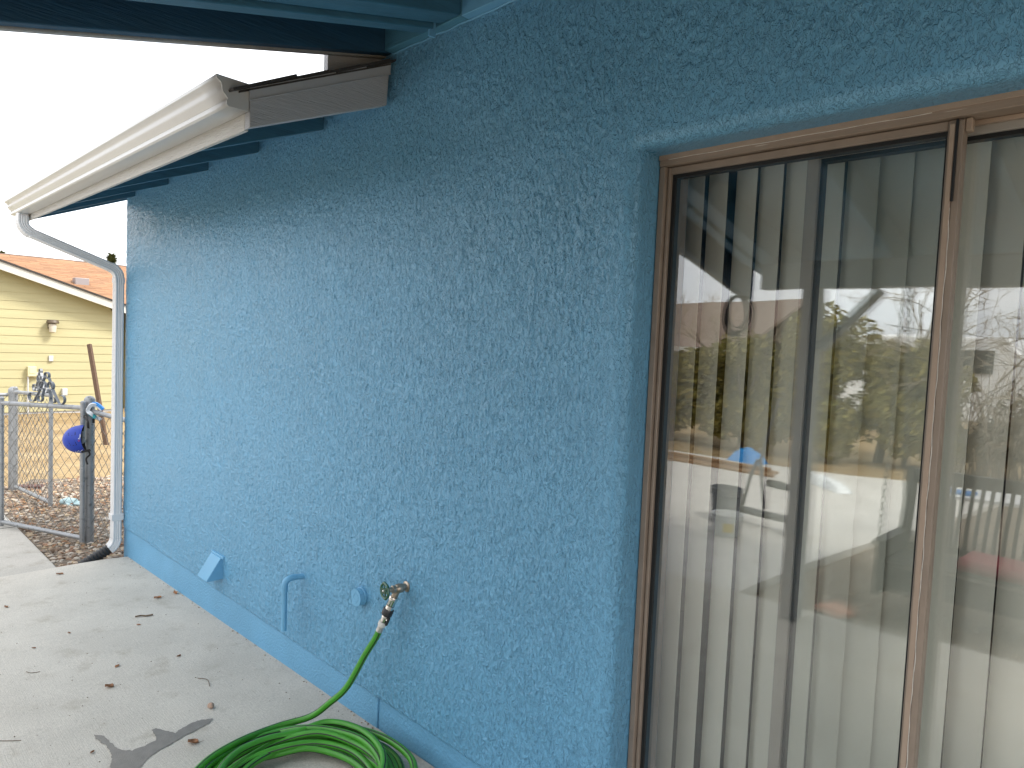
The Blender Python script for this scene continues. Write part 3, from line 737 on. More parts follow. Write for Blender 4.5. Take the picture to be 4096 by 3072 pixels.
m = MB(); m.box(2.998, 3.0255, -0.235, -0.004, 2.52, 2.662); m.build('flashing_block', 'rake_white', pc)
m = MB(); m.box(3.400, 3.409, -0.075, -0.050, 2.60, 2.655); m.build('bracket', 'trim_blue', pc)
# caulk bead, ledger to stucco
m = MB(); m.tube([(x, -0.006+0.002*math.sin(x*37), 2.6375+0.0015*math.sin(x*51)) for x in np.arange(3.09, 6.0, 0.02)], 0.0035, 6); m.build('caulk_bead', 'trim_blue', pc, smooth=True)

# ==================================================================== WALL FITTINGS
# wedge vent hood
v = thing('vent_hood', 'small blue wedge shaped vent hood low on the wall', 'vent', (1.60, 0.0, 0.22))
m = MB(); m.prism([(0.004, 0.352), (-0.016, 0.352), (-0.088, 0.242), (-0.088, 0.234), (0.004, 0.234)], 0, 1.545, 1.672); m.build('hood', 'trim_blue', v, bevel=0.003)
m = MB(); m.box(1.530, 1.690, -0.012, 0.004, 0.345, 0.362); m.build('flange', 'trim_blue', v, bevel=0.004)
# relief drain pipe
v = thing('drain_pipe', 'blue painted relief pipe bent down from the wall', 'pipe', (2.52, 0.0, 0.20))
PX = 2.535; A0 = Vector((PX, 0.02, 0.482)); A1 = Vector((PX-0.012, -0.088, 0.486)); A2 = Vector((PX-0.002, -0.092, 0.255))
bd = bend(A0, A1, A2, 0.030, 10)
m = MB(); m.tube([A0]+bd+[A2], 0.0118, 14, ref=(1, 0, 0)); m.build('pipe', 'trim_blue', v, smooth=True)
m = MB(); m.tube([bd[0]+Vector((0, .022, 0))]+bd+[bd[-1]+Vector((0, 0, -.028))], 0.0142, 14, ref=(1, 0, 0)); m.build('elbow', 'trim_blue', v, smooth=True)
m = MB(); m.lathe([(0.020, 0), (0.016, 0.006)], (PX, 0.004, 0.482), (0, -1, 0), 14); m.build('wall_collar', 'trim_blue', v, smooth=True)
# cleanout plug
v = thing('cleanout_plug', 'round blue cleanout plug with square socket in the wall', 'plug', (3.05, 0, 0.53))
cx_, cz_ = 3.004, 0.528
m = MB(); m.lathe([(0.037, -0.004), (0.037, 0.010), (0.034, 0.012), (0.034, 0.026), (0.032, 0.029)], (cx_, 0.001, cz_), (0, -1, 0), 30); m.build('plug_body', 'trim_blue', v, smooth=True)
m = MB(); m.lathe([(0.0305, 0.0), (0.034, 0.0), (0.034, 0.004), (0.0305, 0.004)], (cx_, -0.0285, cz_), (0, -1, 0), 30); m.build('plug_rim', 'trim_blue', v, smooth=True)
m = MB(); sq = [(cx_+math.cos(a*PI/2+.12)*.021, cz_+math.sin(a*PI/2+.12)*.021) for a in range(4)]
for a in range(4):
    p, q_ = sq[a], sq[(a+1) % 4]; m.obox((p[0], -0.0315, p[1]), (q_[0], -0.0315, q_[1]), 0.004, 0.004, up=(0, 1, 0))
m.build('socket_rim', 'trim_blue', v, bevel=.0005)
m = MB(); m.prism([(cx_+(x-cx_)*.9, cz_+(z-cz_)*.9) for x, z in sq], 1, -0.0305, -0.0288); m.build('socket_shade', 'wood_blue', v)  # dark blue inset paints the shade inside the square recess

# spigot
sp = thing('hose_spigot', 'brass hose tap with dark green handwheel on the blue wall', 'tap', (3.29, 0, 0.62))
SB = Vector((3.293, -0.034, 0.648))
m = MB(); m.lathe([(0.021, -0.006), (0.020, 0.004), (0.013, 0.008), (0.013, 0.05)], (SB.x, 0.0, SB.z), (0, -1, 0), 20); m.build('wall_flange', 'brass_old', sp, smooth=True)
m = MB(); m.lathe([(0.008, -0.018), (0.0155, -0.013), (0.0185, 0), (0.0165, 0.012), (0.0125, 0.016), (0.0125, 0.020), (0.0145, 0.021), (0.0145, 0.030), (0.010, 0.032), (0.0085, 0.048)], SB, (-0.12, -0.99, 0.02), 18); m.build('valve_body', 'brass_old', sp, smooth=True)
AX = Vector((-0.12, -0.99, 0.02)).normalized()
WC = SB+AX*0.060
hw = None
a_ = AX.orthogonal().normalized(); b_ = AX.cross(a_)
m = MB(); m.tube([WC+(a_*math.cos(t)+b_*math.sin(t))*(0.0275+0.0012*math.cos(6*t)) for t in np.linspace(0, 2*PI, 48, endpoint=False)], 0.0052, 10, closed=True, ref=AX)
hw = m.build('handwheel', 'green_handle', sp, smooth=True)
m = MB()
for k in range(6):
    t = k*PI/3; dirv = a_*math.cos(t)+b_*math.sin(t); m.obox(WC+dirv*0.005, WC+dirv*0.027, 0.006, 0.004, up=AX)
m.lathe([(0.010, -0.006), (0.011, 0.0), (0.009, 0.004)], WC, AX, 14); m.build('wheel_spokes', 'green_handle', hw, smooth=True)
m = MB(); m.lathe([(0.004, 0.004), (0.0042, 0.008), (0.002, 0.010)], WC, AX, 10); m.build('wheel_screw', 'chrome', hw, smooth=True)
# spout and fittings down to the hose, along a tilted line
S0 = Vector((3.288, -0.040, 0.640)); S1 = Vector((3.229, -0.070, 0.480)); DV = (S1-S0).normalized(); LEN = (S1-S0).length
def seg(name, t0, t1, prof, material, n=20, squash=None):
    mm = MB(); mm.lathe([(r, (t0+(t1-t0)*h)*LEN) for r, h in prof], S0, DV, n, squash=squash); return mm.build(name, material, sp, smooth=True)
seg('spout', 0.02, 0.20, [(0.012, 0), (0.0125, .6), (0.0135, 1)], 'brass_old')
seg('vacuum_breaker', 0.16, 0.36, [(0.0165, 0), (0.0175, .06), (0.0175, .42), (0.0160, .5), (0.0160, .95), (0.015, 1)], 'chrome')
seg('washer', 0.36, 0.375, [(0.0152, 0), (0.0152, 1)], 'rubber')
seg('connector', 0.375, 0.49, [(0.0150, 0), (0.0155, .3), (0.0155, 1)], 'chrome')
seg('collar', 0.47, 0.62, [(0.0190, 0), (0.0210, .1), (0.0210, .9), (0.0185, 1)], 'black_plastic', 36, squash=lambda k: 1.0 if k % 3 else 0.94)
seg('shutoff_valve', 0.61, 0.81, [(0.0150, 0), (0.0155, .3), (0.0135, .36), (0.0130, 1)], 'chrome')
seg('hose_nut', 0.79, 0.90, [(0.0145, 0), (0.0165, .1), (0.0165, .8), (0.0150, 1)], 'white_plastic', 12)
seg('ferrule', 0.89, 1.04, [(0.0135, 0), (0.0125, .2), (0.0135, .4), (0.0125, .6), (0.0135, .8), (0.013, 1)], 'alu_ferrule')
sv = DV.cross(Vector((0, -1, 0))).normalized(); sv = -sv if sv.x < 0 else sv
tc_ = S0+DV*(0.72*LEN)+sv*0.020
m = MB(); m.obox(tc_-DV*0.018, tc_+DV*0.016, 0.012, 0.007, up=sv); m.build('shutoff_lever', 'black_plastic', sp, bevel=0.003)
m = MB(); m.lathe([(0.005, 0), (0.005, 0.010)], S0+DV*(0.70*LEN)+sv*0.010, sv, 10); m.build('lever_stem', 'chrome', sp, smooth=True)

# ==================================================================== GARDEN HOSE
HR = 0.0125
hp = [S1, on_plane(1500, 2557, 1, -0.075), on_plane(1459, 2622, 1, -0.09), on_plane(1389, 2746, 1, -0.13), on_plane(1318, 2812, 1, -0.165), on_plane(1242, 2866, 1, -0.205)]
c0 = Vector((3.290, -0.440, 0))
hp.append(Vector((2.925, -0.315, 0.066)))
# the coil: uneven loops that pile up
loops = [(0.0, 0.0, .355, 0.050), (.03, .03, .375, 0.030), (-.045, .015, .30, 0.016), (.05, -.03, .335, 0.040), (-.02, .06, .275, 0.056), (.045, .03, .345, 0.020), (-.06, -.02, .315, 0.036), (.03, .05, .265, 0.018), (.055, -.03, .30, 0.030), (-.05, .03, .335, 0.016), (.0, -.02, .25, 0.016), (.03, .02, .36, 0.018), (-.02, .04, .31, .016)]
th0 = math.atan2(hp[-1].y-c0.y, hp[-1].x-c0.x)
K = 14; tot = len(loops)*K
for i in range(1, tot+1):
    u_ = i/K; a = int(min(u_, len(loops)-1.001)); f_ = min(1.0, u_-a); f_ = f_*f_*(3-2*f_)
    L0 = loops[a]; L1 = loops[min(a+1, len(loops)-1)]
    ox, oy, r_, z_ = [L0[q]*(1-f_)+L1[q]*f_ for q in range(4)]; r_ *= 0.93
    t = th0+2*PI*u_
    rr = r_*(1+0.05*math.sin(2*t+a*1.3)+0.03*math.sin(3*t+a*2.1))
    x = c0.x+ox+rr*math.cos(t)*1.02; y = c0.y+oy+rr*math.sin(t)
    z = z_+0.020*math.sin(t*1.0+a*2.4)*(1 if z_ > 0.02 else 0.1)+0.012*max(0, math.sin(2*t+a))
    y = min(y, -0.016)
    hp.append(Vector((x, y, max(z, 0)+SZ(x)+HR+0.002 if True else z)))
path = catmull(hp, 6)
N_ = 18
segm = [1 if k in (1, 2, 7, 8, 13, 14) and k % 6 == 1 else 0 for k in range(N_)]
m = MB(); m.tube(path, HR, N_, ref=(0.2, -1, 0.3), seg_mi=segm, twist=0.006)
hose = m.build('garden_hose', ['hose_green', 'hose_stripe'], smooth=True)
tag(hose, 'green garden hose with black stripes coiled on the slab below the tap', 'hose')

# ==================================================================== SLIDING DOOR
dr_ = thing('sliding_door', 'brown framed sliding glass door in the blue wall', 'door', (4.25, 0.08, 0.02))
F0, F1, FT = 4.237, 5.855, 2.110
FB = 0.03
def dbox(name, a, material='bronze_frame', bevel=0.002, parent=dr_):
    mm = MB(); mm.box(*a); return mm.build(name, material, parent, bevel=bevel)
dbox('head_frame', (F0, F1, 0.102, 0.23, 2.077, FT), 'bronze_worn')
dbox('head_lip', (F0, F1, 0.098, 0.1015, 2.094, 2.1095), 'bronze_light', 0.001)
dbox('jamb', (F0, F0+0.018, 0.104, 0.23, FB, 2.0765)); dbox('jamb', (F1-0.018, F1, 0.104, 0.23, FB, 2.0765))
dbox('sill', (F0, F1, 0.09, 0.25, FB-0.03, FB-0.0005), 'bronze_light')
def panel(name, x0, x1, y0, y1, st_l, st_r, tr, material, glass_y):
    p = MB(); p.box(x0, x0+st_l, y0, y1, FB+0.005, 2.075); fr = p.build('stile', material, dr_, bevel=0.0025)
    p = MB(); p.box(x1-st_r, x1, y0, y1, FB+0.005, 2.075); p.build('stile', material, dr_, bevel=0.0025)
    p = MB(); p.box(x0+st_l, x1-st_r, y0+0.002, y1-0.002, 2.075-tr, 2.075); p.build('top_rail', material, dr_, bevel=0.002)
    p = MB(); p.box(x0+st_l, x1-st_r, y0+0.002, y1-0.002, FB+0.005, FB+0.06); p.build('bottom_rail', material, dr_, bevel=0.002)
    gx0, gx1, gz0, gz1 = x0+st_l, x1-st_r, FB+0.06, 2.075-tr
    p = MB()
    gk = 0.010 if glass_y < 0.15 else 0.006
    for a, b in (((gx0, gz0), (gx0+gk, gz1)), ((gx1-0.005, gz0), (gx1, gz1))): p.box(a[0], b[0], glass_y-0.004, glass_y+0.022, a[1], b[1])
    p.box(gx0+gk, gx1-0.005, glass_y-0.004, glass_y+0.022, gz1-0.009, gz1); p.box(gx0+gk, gx1-0.005, glass_y-0.004, glass_y+0.022, gz0, gz0+0.008)
    p.build('gasket', 'seal_black', dr_)
    for k, gy in enumerate((glass_y, glass_y+0.016)):
        p = MB(); p.box(gx0+0.004, gx1-0.002, gy, gy+0.003, gz0+0.003, gz1-0.003); p.build('pane', 'pane_glass', dr_)
panel('fixed', F0+0.020, 4.965, 0.116, 0.148, 0.010, 0.030, 0.019, 'bronze_frame', 0.130)
panel('sliding', 4.624, F1-0.02, 0.162, 0.196, 0.030, 0.045, 0.024, 'stile_taupe', 0.176)
dbox('screen_track', (4.966, F1-0.02, 0.150, 0.161, 2.067, 2.0765), 'bronze_light', 0.001)
dbox('meeting_cover', (4.940, 4.951, 0.1075, 0.1158, FB+0.01, 2.065), 'bronze_light', 0.0015)
dbox('meeting_strip', (4.9515, 4.9645, 0.1110, 0.1158, FB+0.01, 2.071), 'bronze_frame', 0.0015)
dbox('pile_seal', (4.9512, 4.9565, 0.1060, 0.1108, 1.905, 2.073), 'seal_black', 0.001)
dbox('head_clip', (4.9655, 4.978, 0.120, 0.140, 2.049, 2.076), 'bronze_light', 0.002)
m = MB(); m.tube([(4.9517+0.0008*math.sin(z*29)+0.0006*math.sin(z*83), 0.1098, z) for z in np.arange(0.2, 1.9, 0.012)], 0.0011, 5); m.build('sealant_line', 'sealant_white', dr_)
m = MB(); m.tube([(x, 0.1008+0.0004*math.sin(x*60), 2.0928+0.0006*math.sin(x*41)) for x in np.arange(F0+0.03, 4.92, 0.02)], 0.0010, 5); m.build('sealant_line', 'sealant_white', dr_)

# vertical blinds -----------------------------------------------------
vb = thing('vertical_blinds', 'cream vertical slat blinds hanging behind the sliding glass door', 'blinds', (4.3, 0.27, 0.03))
dbox('head_rail', (4.0, 5.95, 0.265, 0.325, 2.125, 2.16), 'blind_vinyl', 0.002, vb)
slat_me = None
xk = 4.163-0.0778*3; k = 0
SW = 0.0885
def slat_mesh():
    mm = MB(); n = 7; vs = []
    for z in (0.0, 2.085):
        for s in (0, 0.0011):
            for i in range(n+1):
                t = i/n-0.5; vs.append((t*SW, -0.0042*(1-4*t*t)+s, z))
    c = n+1; fs = []
    for i in range(n):
        fs.append((i, i+1, 2*c+i+1, 2*c+i)); fs.append((c+i+1, c+i, 3*c+i, 3*c+i+1))
        fs.append((2*c+i, 2*c+i+1, 3*c+i+1, 3*c+i)); fs.append((i+1, i, c+i, c+i+1))
    fs.append((0, 2*c, 3*c, c)); fs.append((n, c+n, 3*c+n, 2*c+n))
    mm.add(vs, fs); ob = mm.build('slat', 'blind_vinyl', smooth=True); me2 = ob.data; bpy.data.objects.remove(ob); return me2
slat_me = slat_mesh()
phis = [-24, -24, -24, -25, -23, -25, -25, -23, -18, -15, -18, -10, -11, -22, -25]
while xk < 5.92:
    s_ = bpy.data.objects.new('slat', slat_me); COL.objects.link(s_); s_.parent = vb
    s_.location = Vector((xk+random.uniform(-.002, .002), 0.292+random.uniform(-.002, .002), 0.035))-vb.location
    ph = phis[k] if k < len(phis) else -14+random.uniform(-4, 4)
    s_.rotation_euler = (random.uniform(-.0025, .0025), random.uniform(-.002, .002), rad(ph))
    xk += 0.0778; k += 1
# the room behind: floor, walls, ceiling kept dim
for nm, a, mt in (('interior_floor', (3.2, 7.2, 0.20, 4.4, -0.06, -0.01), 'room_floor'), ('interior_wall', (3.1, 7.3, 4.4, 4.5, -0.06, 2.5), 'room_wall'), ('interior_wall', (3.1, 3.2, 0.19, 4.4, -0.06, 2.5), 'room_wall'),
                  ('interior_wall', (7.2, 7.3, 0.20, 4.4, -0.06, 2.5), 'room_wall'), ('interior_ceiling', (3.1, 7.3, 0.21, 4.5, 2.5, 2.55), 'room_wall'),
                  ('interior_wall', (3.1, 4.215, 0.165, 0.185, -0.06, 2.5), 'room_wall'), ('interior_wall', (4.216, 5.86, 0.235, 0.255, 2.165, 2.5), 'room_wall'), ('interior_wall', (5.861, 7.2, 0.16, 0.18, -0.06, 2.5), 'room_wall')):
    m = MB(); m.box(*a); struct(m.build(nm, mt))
m = MB(); m.prism([(0.1, 2.56), (4.5, 4.5), (4.5, 4.6), (0.1, 2.66)], 0, 3.1, 8.2); m.build('upper_roof', 'dark_shingle', house)

# ==================================================================== LEAVES AND LITTER ON THE SLAB
def dry_leaf(x, y, size, rot, label, material='leaf_brown', curl=0.5, stem=True, cat='leaf', group=None):
    size *= 0.8
    t = thing('dry_leaf', label, cat, (x, y, SZ(x)+0.001), group)
    n = 9; vs = []; rows = 5
    rg = random.Random(int(x*1000))
    for i in range(n+1):
        u_ = i/n; w = size*0.33*math.sin(PI*min(1, u_*1.02+0.02))**0.8*(1+0.25*rg.uniform(-1, 1))
        for j in range(rows):
            s = j/(rows-1)*2-1
            zz = size*curl*(0.35*abs(s)**1.6+0.10*math.sin(u_*7+s*2))+size*0.02*rg.random()+0.0008
            vs.append((u_*size-size/2, s*w, max(zz, 0.0006)))
    ca, sa = math.cos(rot), math.sin(rot)
    L = t.location
    vs = [(L.x+p[0]*ca-p[1]*sa, L.y+p[0]*sa+p[1]*ca, L.z+p[2]) for p in vs]
    mm = MB(); mm.add(vs, [(i*rows+j, i*rows+j+1, (i+1)*rows+j+1, (i+1)*rows+j) for i in range(n) for j in range(rows-1)])
    bl = mm.build('blade', material, t, smooth=True); so = bl.modifiers.new('t', 'SOLIDIFY'); so.thickness = 0.0006
    if stem:
        mm = MB(); pts = [(L.x+(size*0.45+size*0.5*s_)*ca-size*0.12*s_*s_*sa, L.y+(size*0.45+size*0.5*s_)*sa+size*0.12*s_*s_*ca, L.z+0.002+size*0.22*s_) for s_ in (0, .33, .66, 1)]
        mm.tube(pts, [size*.018, size*.015, size*.013, size*.012], 6); mm.build('stem', 'twig_brown', t)
    return t
dry_leaf(0.67, -0.796, 0.034, 0.5, 'tiny brown leaf far out at the left edge of the patio slab', curl=.7)
dry_leaf(1.053, -0.123, 0.050, 1.2, 'crumpled orange brown leaf near the wall below the vent hood', 'leaf_orange', .6)
dry_leaf(1.408, -0.337, 0.030, 0.7, 'small tan leaf beside the dry twig on the slab', 'leaf_orange', .3, False)
dry_leaf(1.866, -0.57, 0.036, 2.2, 'flat bright orange leaf in the middle of the slab', 'leaf_orange', .25, False)
dry_leaf(2.063, -0.657, 0.046, 0.9, 'curled dark brown leaf with raised stem on the slab', 'leaf_brown', .8)
dry_leaf(2.744, -0.559, 0.052, 0.75, 'long curled brown leaf with stem close to the hose coil', 'leaf_brown', .6)
dry_leaf(2.565, -0.85, 0.020, 2.0, 'tiny dark leaf scrap beyond the wet stain', 'leaf_brown', .8, False)
dry_leaf(0.20, -0.434, 0.055, 0.9, 'brown leaf lying at the slab joint by the walkway', 'leaf_brown', .35, False)
dry_leaf(1.297, -0.633, 0.026, 0.4, 'narrow dark leaf scrap left of the slab middle', 'leaf_brown', .5, False)
dry_leaf(1.393, -0.805, 0.024, 1.0, 'grey brown leaf scrap toward the left frame edge', 'leaf_brown', .5, False)
dry_leaf(1.039, -0.018, 0.045, 0.2, 'pale curled leaf lodged against the foundation', 'leaf_orange', .8, False)
dry_leaf(1.943, -0.323, 0.026, 1.7, 'dark curled leaf scrap between slab middle and wall', 'leaf_brown', .7, False)
def twig(pts, r, label, mt='twig_brown'):
    mm = MB(); P = [(x, y, SZ(x)+r+0.0005+dz) for x, y, dz in pts]; mm.tube(catmull(P, 4), r, 6)
    return tag(mm.build('twig', mt), label, 'twig')
twig([(1.283, -.315, 0), (1.295, -.29, .003), (1.31, -.265, 0), (1.318, -.235, .002)], 0.0042, 'short thick dry twig lying on the slab')
twig([(1.66, -.885, 0), (1.69, -.872, .001), (1.70, -.84, 0)], 0.0013, 'thin bent twig far left on the slab')
twig([(2.23, -.345, .001), (2.28, -.322, .004), (2.34, -.335, 0)], 0.0014, 'thin forked stem on the slab near the wall')
twig([(2.25, -1.08, 0), (2.28, -1.05, .001), (2.30, -1.02, 0)], 0.0012, 'thread thin twig at the lower left corner')
m = MB(); m.lathe([(0.004, 0), (0.013, 0.004), (0.014, 0.010), (0.010, 0.019), (0.004, 0.023)], (2.527, -0.407, SZ(2.527)+0.0005), (0.1, 0.05, 1), 12, squash=lambda k: 0.85+0.2*math.sin(k*1.3))
tag(m.build('pebble', 'pebble_tan', smooth=True), 'single reddish pebble on the slab above the wet stain', 'pebble')
m = MB()
for i in range(110):
    x = random.uniform(0.4, 3.3); y = -random.random()**1.3*1.3-0.03; r = random.uniform(0.0012, 0.0032)
    m.lathe([(r*.5, 0), (r, r*.5), (r*.4, r)], (x, y, SZ(x)), (0, 0, 1), 5)
stuff(m.build('grit', 'twig_brown'), 'fine dark grit scattered over the patio slab', 'grit')

# gravel --------------------------------------------------------------
def stones(name, n, region, rmin, rmax, zf, label, seed):
    rg = random.Random(seed); V = []; Fs = []
    ico = [(0, 0, 1), (.894, 0, .447), (.276, .851, .447), (-.724, .526, .447), (-.724, -.526, .447), (.276, -.851, .447), (.724, .526, -.447), (-.276, .851, -.447), (-.894, 0, -.447), (-.276, -.851, -.447), (.724, -.526, -.447), (0, 0, -1)]
    icf = [(0,1,2),(0,2,3),(0,3,4),(0,4,5),(0,5,1),(1,6,2),(2,7,3),(3,8,4),(4,9,5),(5,10,1),(6,7,2),(7,8,3),(8,9,4),(9,10,5),(10,6,1),(6,11,7),(7,11,8),(8,11,9),(9,11,10),(10,11,6)]
    c = 0
    while c < n:
        x, y = region(rg)
        r = rmin+(rmax-rmin)*rg.random()**2.2; k = len(V); a = rg.uniform(0, 6.28); ca, sa = math.cos(a), math.sin(a)
        sx, sy, sz = r*rg.uniform(.7, 1.4), r*rg.uniform(.6, 1.1), r*rg.uniform(.35, .75); z = zf(x, y)+sz*0.35
        for p in ico:
            j = rg.uniform(.8, 1.2); px, py, pz = p[0]*sx*j, p[1]*sy*j, p[2]*sz*j
            V.append((x+px*ca-py*sa, y+px*sa+py*ca, z+pz))
        Fs += [(a1+k, a2+k, a3+k) for a1, a2, a3 in icf]; c += 1
    mm = MB(); mm.v = V; mm.f = Fs; mm.mi = [0]*len(Fs)
    o = mm.build(name, 'gravel_stone', recalc=False); stuff(o, label, 'gravel'); return o
def reg1(rg):
    while True:
        x = -rg.random()**1.2*3.2+0.02; y = rg.uniform(-0.38, 0.9)
        if x > -0.03 and y > -0.03: continue
        return x, y
stones('gravel', 5200, reg1, 0.008, 0.026, lambda x, y: -0.088, 'brown and grey gravel between the walkway and the gate', 3)
stones('gravel', 2600, lambda rg: (rg.uniform(3.35, 7.5), -2.44-rg.random()**1.4*4.5), 0.006, 0.022, lambda x, y: -0.075, 'tan gravel bed in front of the patio', 4)
def leaf_litter(name, n, region, zf, smin, smax, material, label, seed):
    rg = random.Random(seed); mm = MB()
    for i in range(n):
        x, y = region(rg); s = rg.uniform(smin, smax); a = rg.uniform(0, 6.28); t1, t2 = rg.uniform(-.5, .5), rg.uniform(-.5, .5); z = zf(x, y)+s*.35
        u = Vector((math.cos(a), math.sin(a), t1))*s; w = Vector((-math.sin(a), math.cos(a), t2))*s*.5; c = Vector((x, y, z))
        mm.add([c-u, c+w-u*.1+Vector((0, 0, s*.2)), c+u, c-w+u*.1+Vector((0, 0, s*.15))], [(0, 1, 2), (0, 2, 3)])
    o = mm.build(name, material, recalc=False); stuff(o, label, 'leaves'); return o
leaf_litter('leaf_litter', 420, lambda rg: (-rg.random()*3.2-0.05, rg.uniform(-.36, .7)), lambda x, y: -0.078, .012, .032, 'litter_leaves', 'dead brown leaves strewn over the gravel by the gate', 9)

# ==================================================================== CHAIN LINK FENCE
def chain_mesh(p0, p1, z0, z1, name, parent, pitch=0.048, r=0.0021):
    a = Vector(p0); b = Vector(p1); L = (b-a).length; d = (b-a)/L; mm = MB(); nrm = Vector((-d.y, d.x, 0))
    hh = z1-z0; nst = int(L/pitch)+1; nz2 = int(hh/pitch)
    for i in range(nst):
        pts = []
        for j in range(nz2*1+1):
            u_ = (i+(0.0 if (i+j) % 2 else 1.02))*pitch
            u_ = min(max(u_, 0), L); pts.append(a+d*u_+nrm*(0.002*(1 if j % 2 else -1))+Vector((0, 0, z0+hh*j/nz2-a.z)))
        if len(pts) > 1: mm.tube(pts, r, 4, cap=False)
    o = mm.build(name, 'galvanized_wire', parent, recalc=False); o['kind'] = 'stuff'; return o
def dome_post(parent, x, y, z0, z1, r, name='post', tilt=(0, 0)):
    mm = MB(); mm.tube([(x, y, z0), (x+tilt[0], y+tilt[1], z1)], r, 18); o = mm.build(name, 'galvanized', parent, smooth=True)
    mm = MB(); c = (x+tilt[0], y+tilt[1], z1-0.02); mm.lathe([(r+.003, 0), (r+.003, .03), (r*.95, .042), (r*.6, .055), (r*.15, .060)], c, (0, 0, 1), 18); mm.build('post_cap', 'galvanized', parent, smooth=True)
    return o
GZ = -0.10
fp = thing('fence_post', 'thick grey steel gate post with domed cap nearest the house', 'post', (-0.60, -0.07, GZ))
dome_post(fp, -0.60, -0.07, GZ-0.1, 1.0, 0.036)
for z in (0.10, 0.42, 0.70, 0.93):
    m = MB(); m.lathe([(0.038, -0.011), (0.0395, 0), (0.038, 0.011)], (-0.60, -0.07, z), (0, 0, 1), 18); m.obox((-0.60+.03, -0.07-.03, z), (-0.60+.055, -0.07-.045, z), .008, .02); m.build('hinge_band', 'galvanized', fp, smooth=True)
# short fence between post and house
fs = thing('chain_link_fence', 'short chain link fence between gate post and house corner', 'fence', (-0.05, 0.03, GZ))
m = MB(); m.tube([(-0.575, -0.065, 0.925), (-0.06, 0.035, 0.905)], 0.0175, 14); m.build('top_rail', 'galvanized', fs, smooth=True)
for t in (0.28, 0.75):
    p = Vector((-0.575, -0.065, 0.925)).lerp(Vector((-0.06, 0.035, 0.905)), t); m = MB(); m.lathe([(0.0195, -.003), (0.0195, .003)], p, (0.98, 0.19, -.03), 12); m.build('tie_wire', 'galvanized', fs)
m = MB(); m.tube([(-0.048, 0.055, GZ-.1), (-0.048, 0.055, 0.93)], 0.024, 14); m.build('end_post', 'galvanized', fs, smooth=True)
chain_mesh((-0.56, -0.06, 0), (-0.06, 0.045, 0), -0.07, 0.90, 'chain_link', fs)

def scroll_ribbon(pts2, origin, d, w=0.022, th=0.004):
    """flat ribbon along 2D points (along d, up)"""
    o = Vector(origin); d = Vector(d); nrm = Vector((-d.y, d.x, 0))
    P = [o+d*a+Vector((0, 0, b)) for a, b in pts2]
    return P, nrm
def ornament(parent, origin, d, s=1.0):
    """scrollwork standing on the gate's top rail"""
    def curl(cx, cz, r0, r1, a0, a1, k=16): return [(cx+(r0+(r1-r0)*i/k)*math.cos(a0+(a1-a0)*i/k), cz+(r0+(r1-r0)*i/k)*math.sin(a0+(a1-a0)*i/k)) for i in range(k+1)]
    shapes = []
    for sg in (1, -1):
        shapes.append([(sg*0.02*s, 0.205*s), (sg*0.075*s, 0.10*s), (sg*0.13*s, 0.02*s)]+[(sg*(a), b) for a, b in curl(0.165*s, 0.045*s, 0.045*s, 0.025*s, -2.4, 2.0)])
        shapes.append([(sg*(a), b) for a, b in curl(0.045*s, 0.135*s, 0.034*s, 0.03*s, 3.6, -2.2)]+[(sg*(a), b) for a, b in curl(0.075*s, 0.035*s, 0.032*s, 0.02*s, 2.6, 7.2)])
    shapes.append([(a, b) for a, b in curl(0, 0.215*s, 0.02*s, 0.028*s, -1.2, 4.4)])
    for sh in shapes:
        P, nrm = scroll_ribbon(sh, origin, d)
        mm = MB(); mm.sweep(catmull(P, 3), [(-0.0018, -0.011), (0.0018, -0.011), (0.0018, 0.011), (-0.0018, 0.011)], ref=nrm); mm.build('scroll', 'scroll_metal', parent, smooth=False)
def gate(name_label, a, b, z0, z1a, z1b, orn, orn_s, cat='gate'):
    a = Vector((a[0], a[1], 0)); b = Vector((b[0], b[1], 0)); d = (b-a).normalized()
    g = thing('chain_link_gate', name_label, cat, (a.x, a.y, GZ))
    A0_, A1_ = Vector((a.x, a.y, z0)), Vector((a.x, a.y, z1a)); B0_, B1_ = Vector((b.x, b.y, z0)), Vector((b.x, b.y, z1b))
    for p, q_, nm in ((A0_, A1_+Vector((0, 0, .03)), 'stile'), (B0_, B1_+Vector((0, 0, .03)), 'stile')):
        mm = MB(); mm.tube([p, q_], 0.0175, 14); mm.lathe([(0.019, 0), (0.019, .012), (.012, .02), (.003, .023)], q_, (0, 0, 1), 14); mm.build(nm, 'galvanized', g, smooth=True)
    mm = MB(); mm.tube([A1_, B1_], 0.0175, 14); mm.build('top_rail', 'galvanized', g, smooth=True)
    mm = MB(); mm.tube([A0_+Vector((0, 0, .03)), B0_+Vector((0, 0, .03))], 0.0175, 14); mm.build('bottom_rail', 'galvanized', g, smooth=True)
    for t in (0.12, 0.4, 0.62, 0.88):
        p = A1_.lerp(B1_, t); mm = MB(); mm.lathe([(0.0192, -.003), (0.0192, .003)], p, tuple(d), 12); mm.build('tie_wire', 'galvanized', g)
    chain_mesh(A0_, B0_, z0+0.03, min(z1a, z1b)-0.0, 'chain_link', g)
    o_ = A1_.lerp(B1_, orn)+Vector((0, 0, 0.018)); ornament(g, o_, d, orn_s)
    return g
gate('near chain link gate with scrollwork swung open, blue helmet at its hinge post', (-0.555, -0.125), (-1.40, -0.485), -0.06, 0.955, 0.925, 0.43, 1.0)
gate('farther chain link gate with scrollwork behind the near gate', (-1.90, -0.045), (-2.80, -0.15), -0.06, 0.935, 0.895, 0.28, 0.9)
fp2 = thing('fence_post', 'thick grey steel post at the far end of the gates', 'post', (-2.90, -0.15, GZ))
dome_post(fp2, -2.90, -0.15, GZ-0.1, 0.90, 0.040)
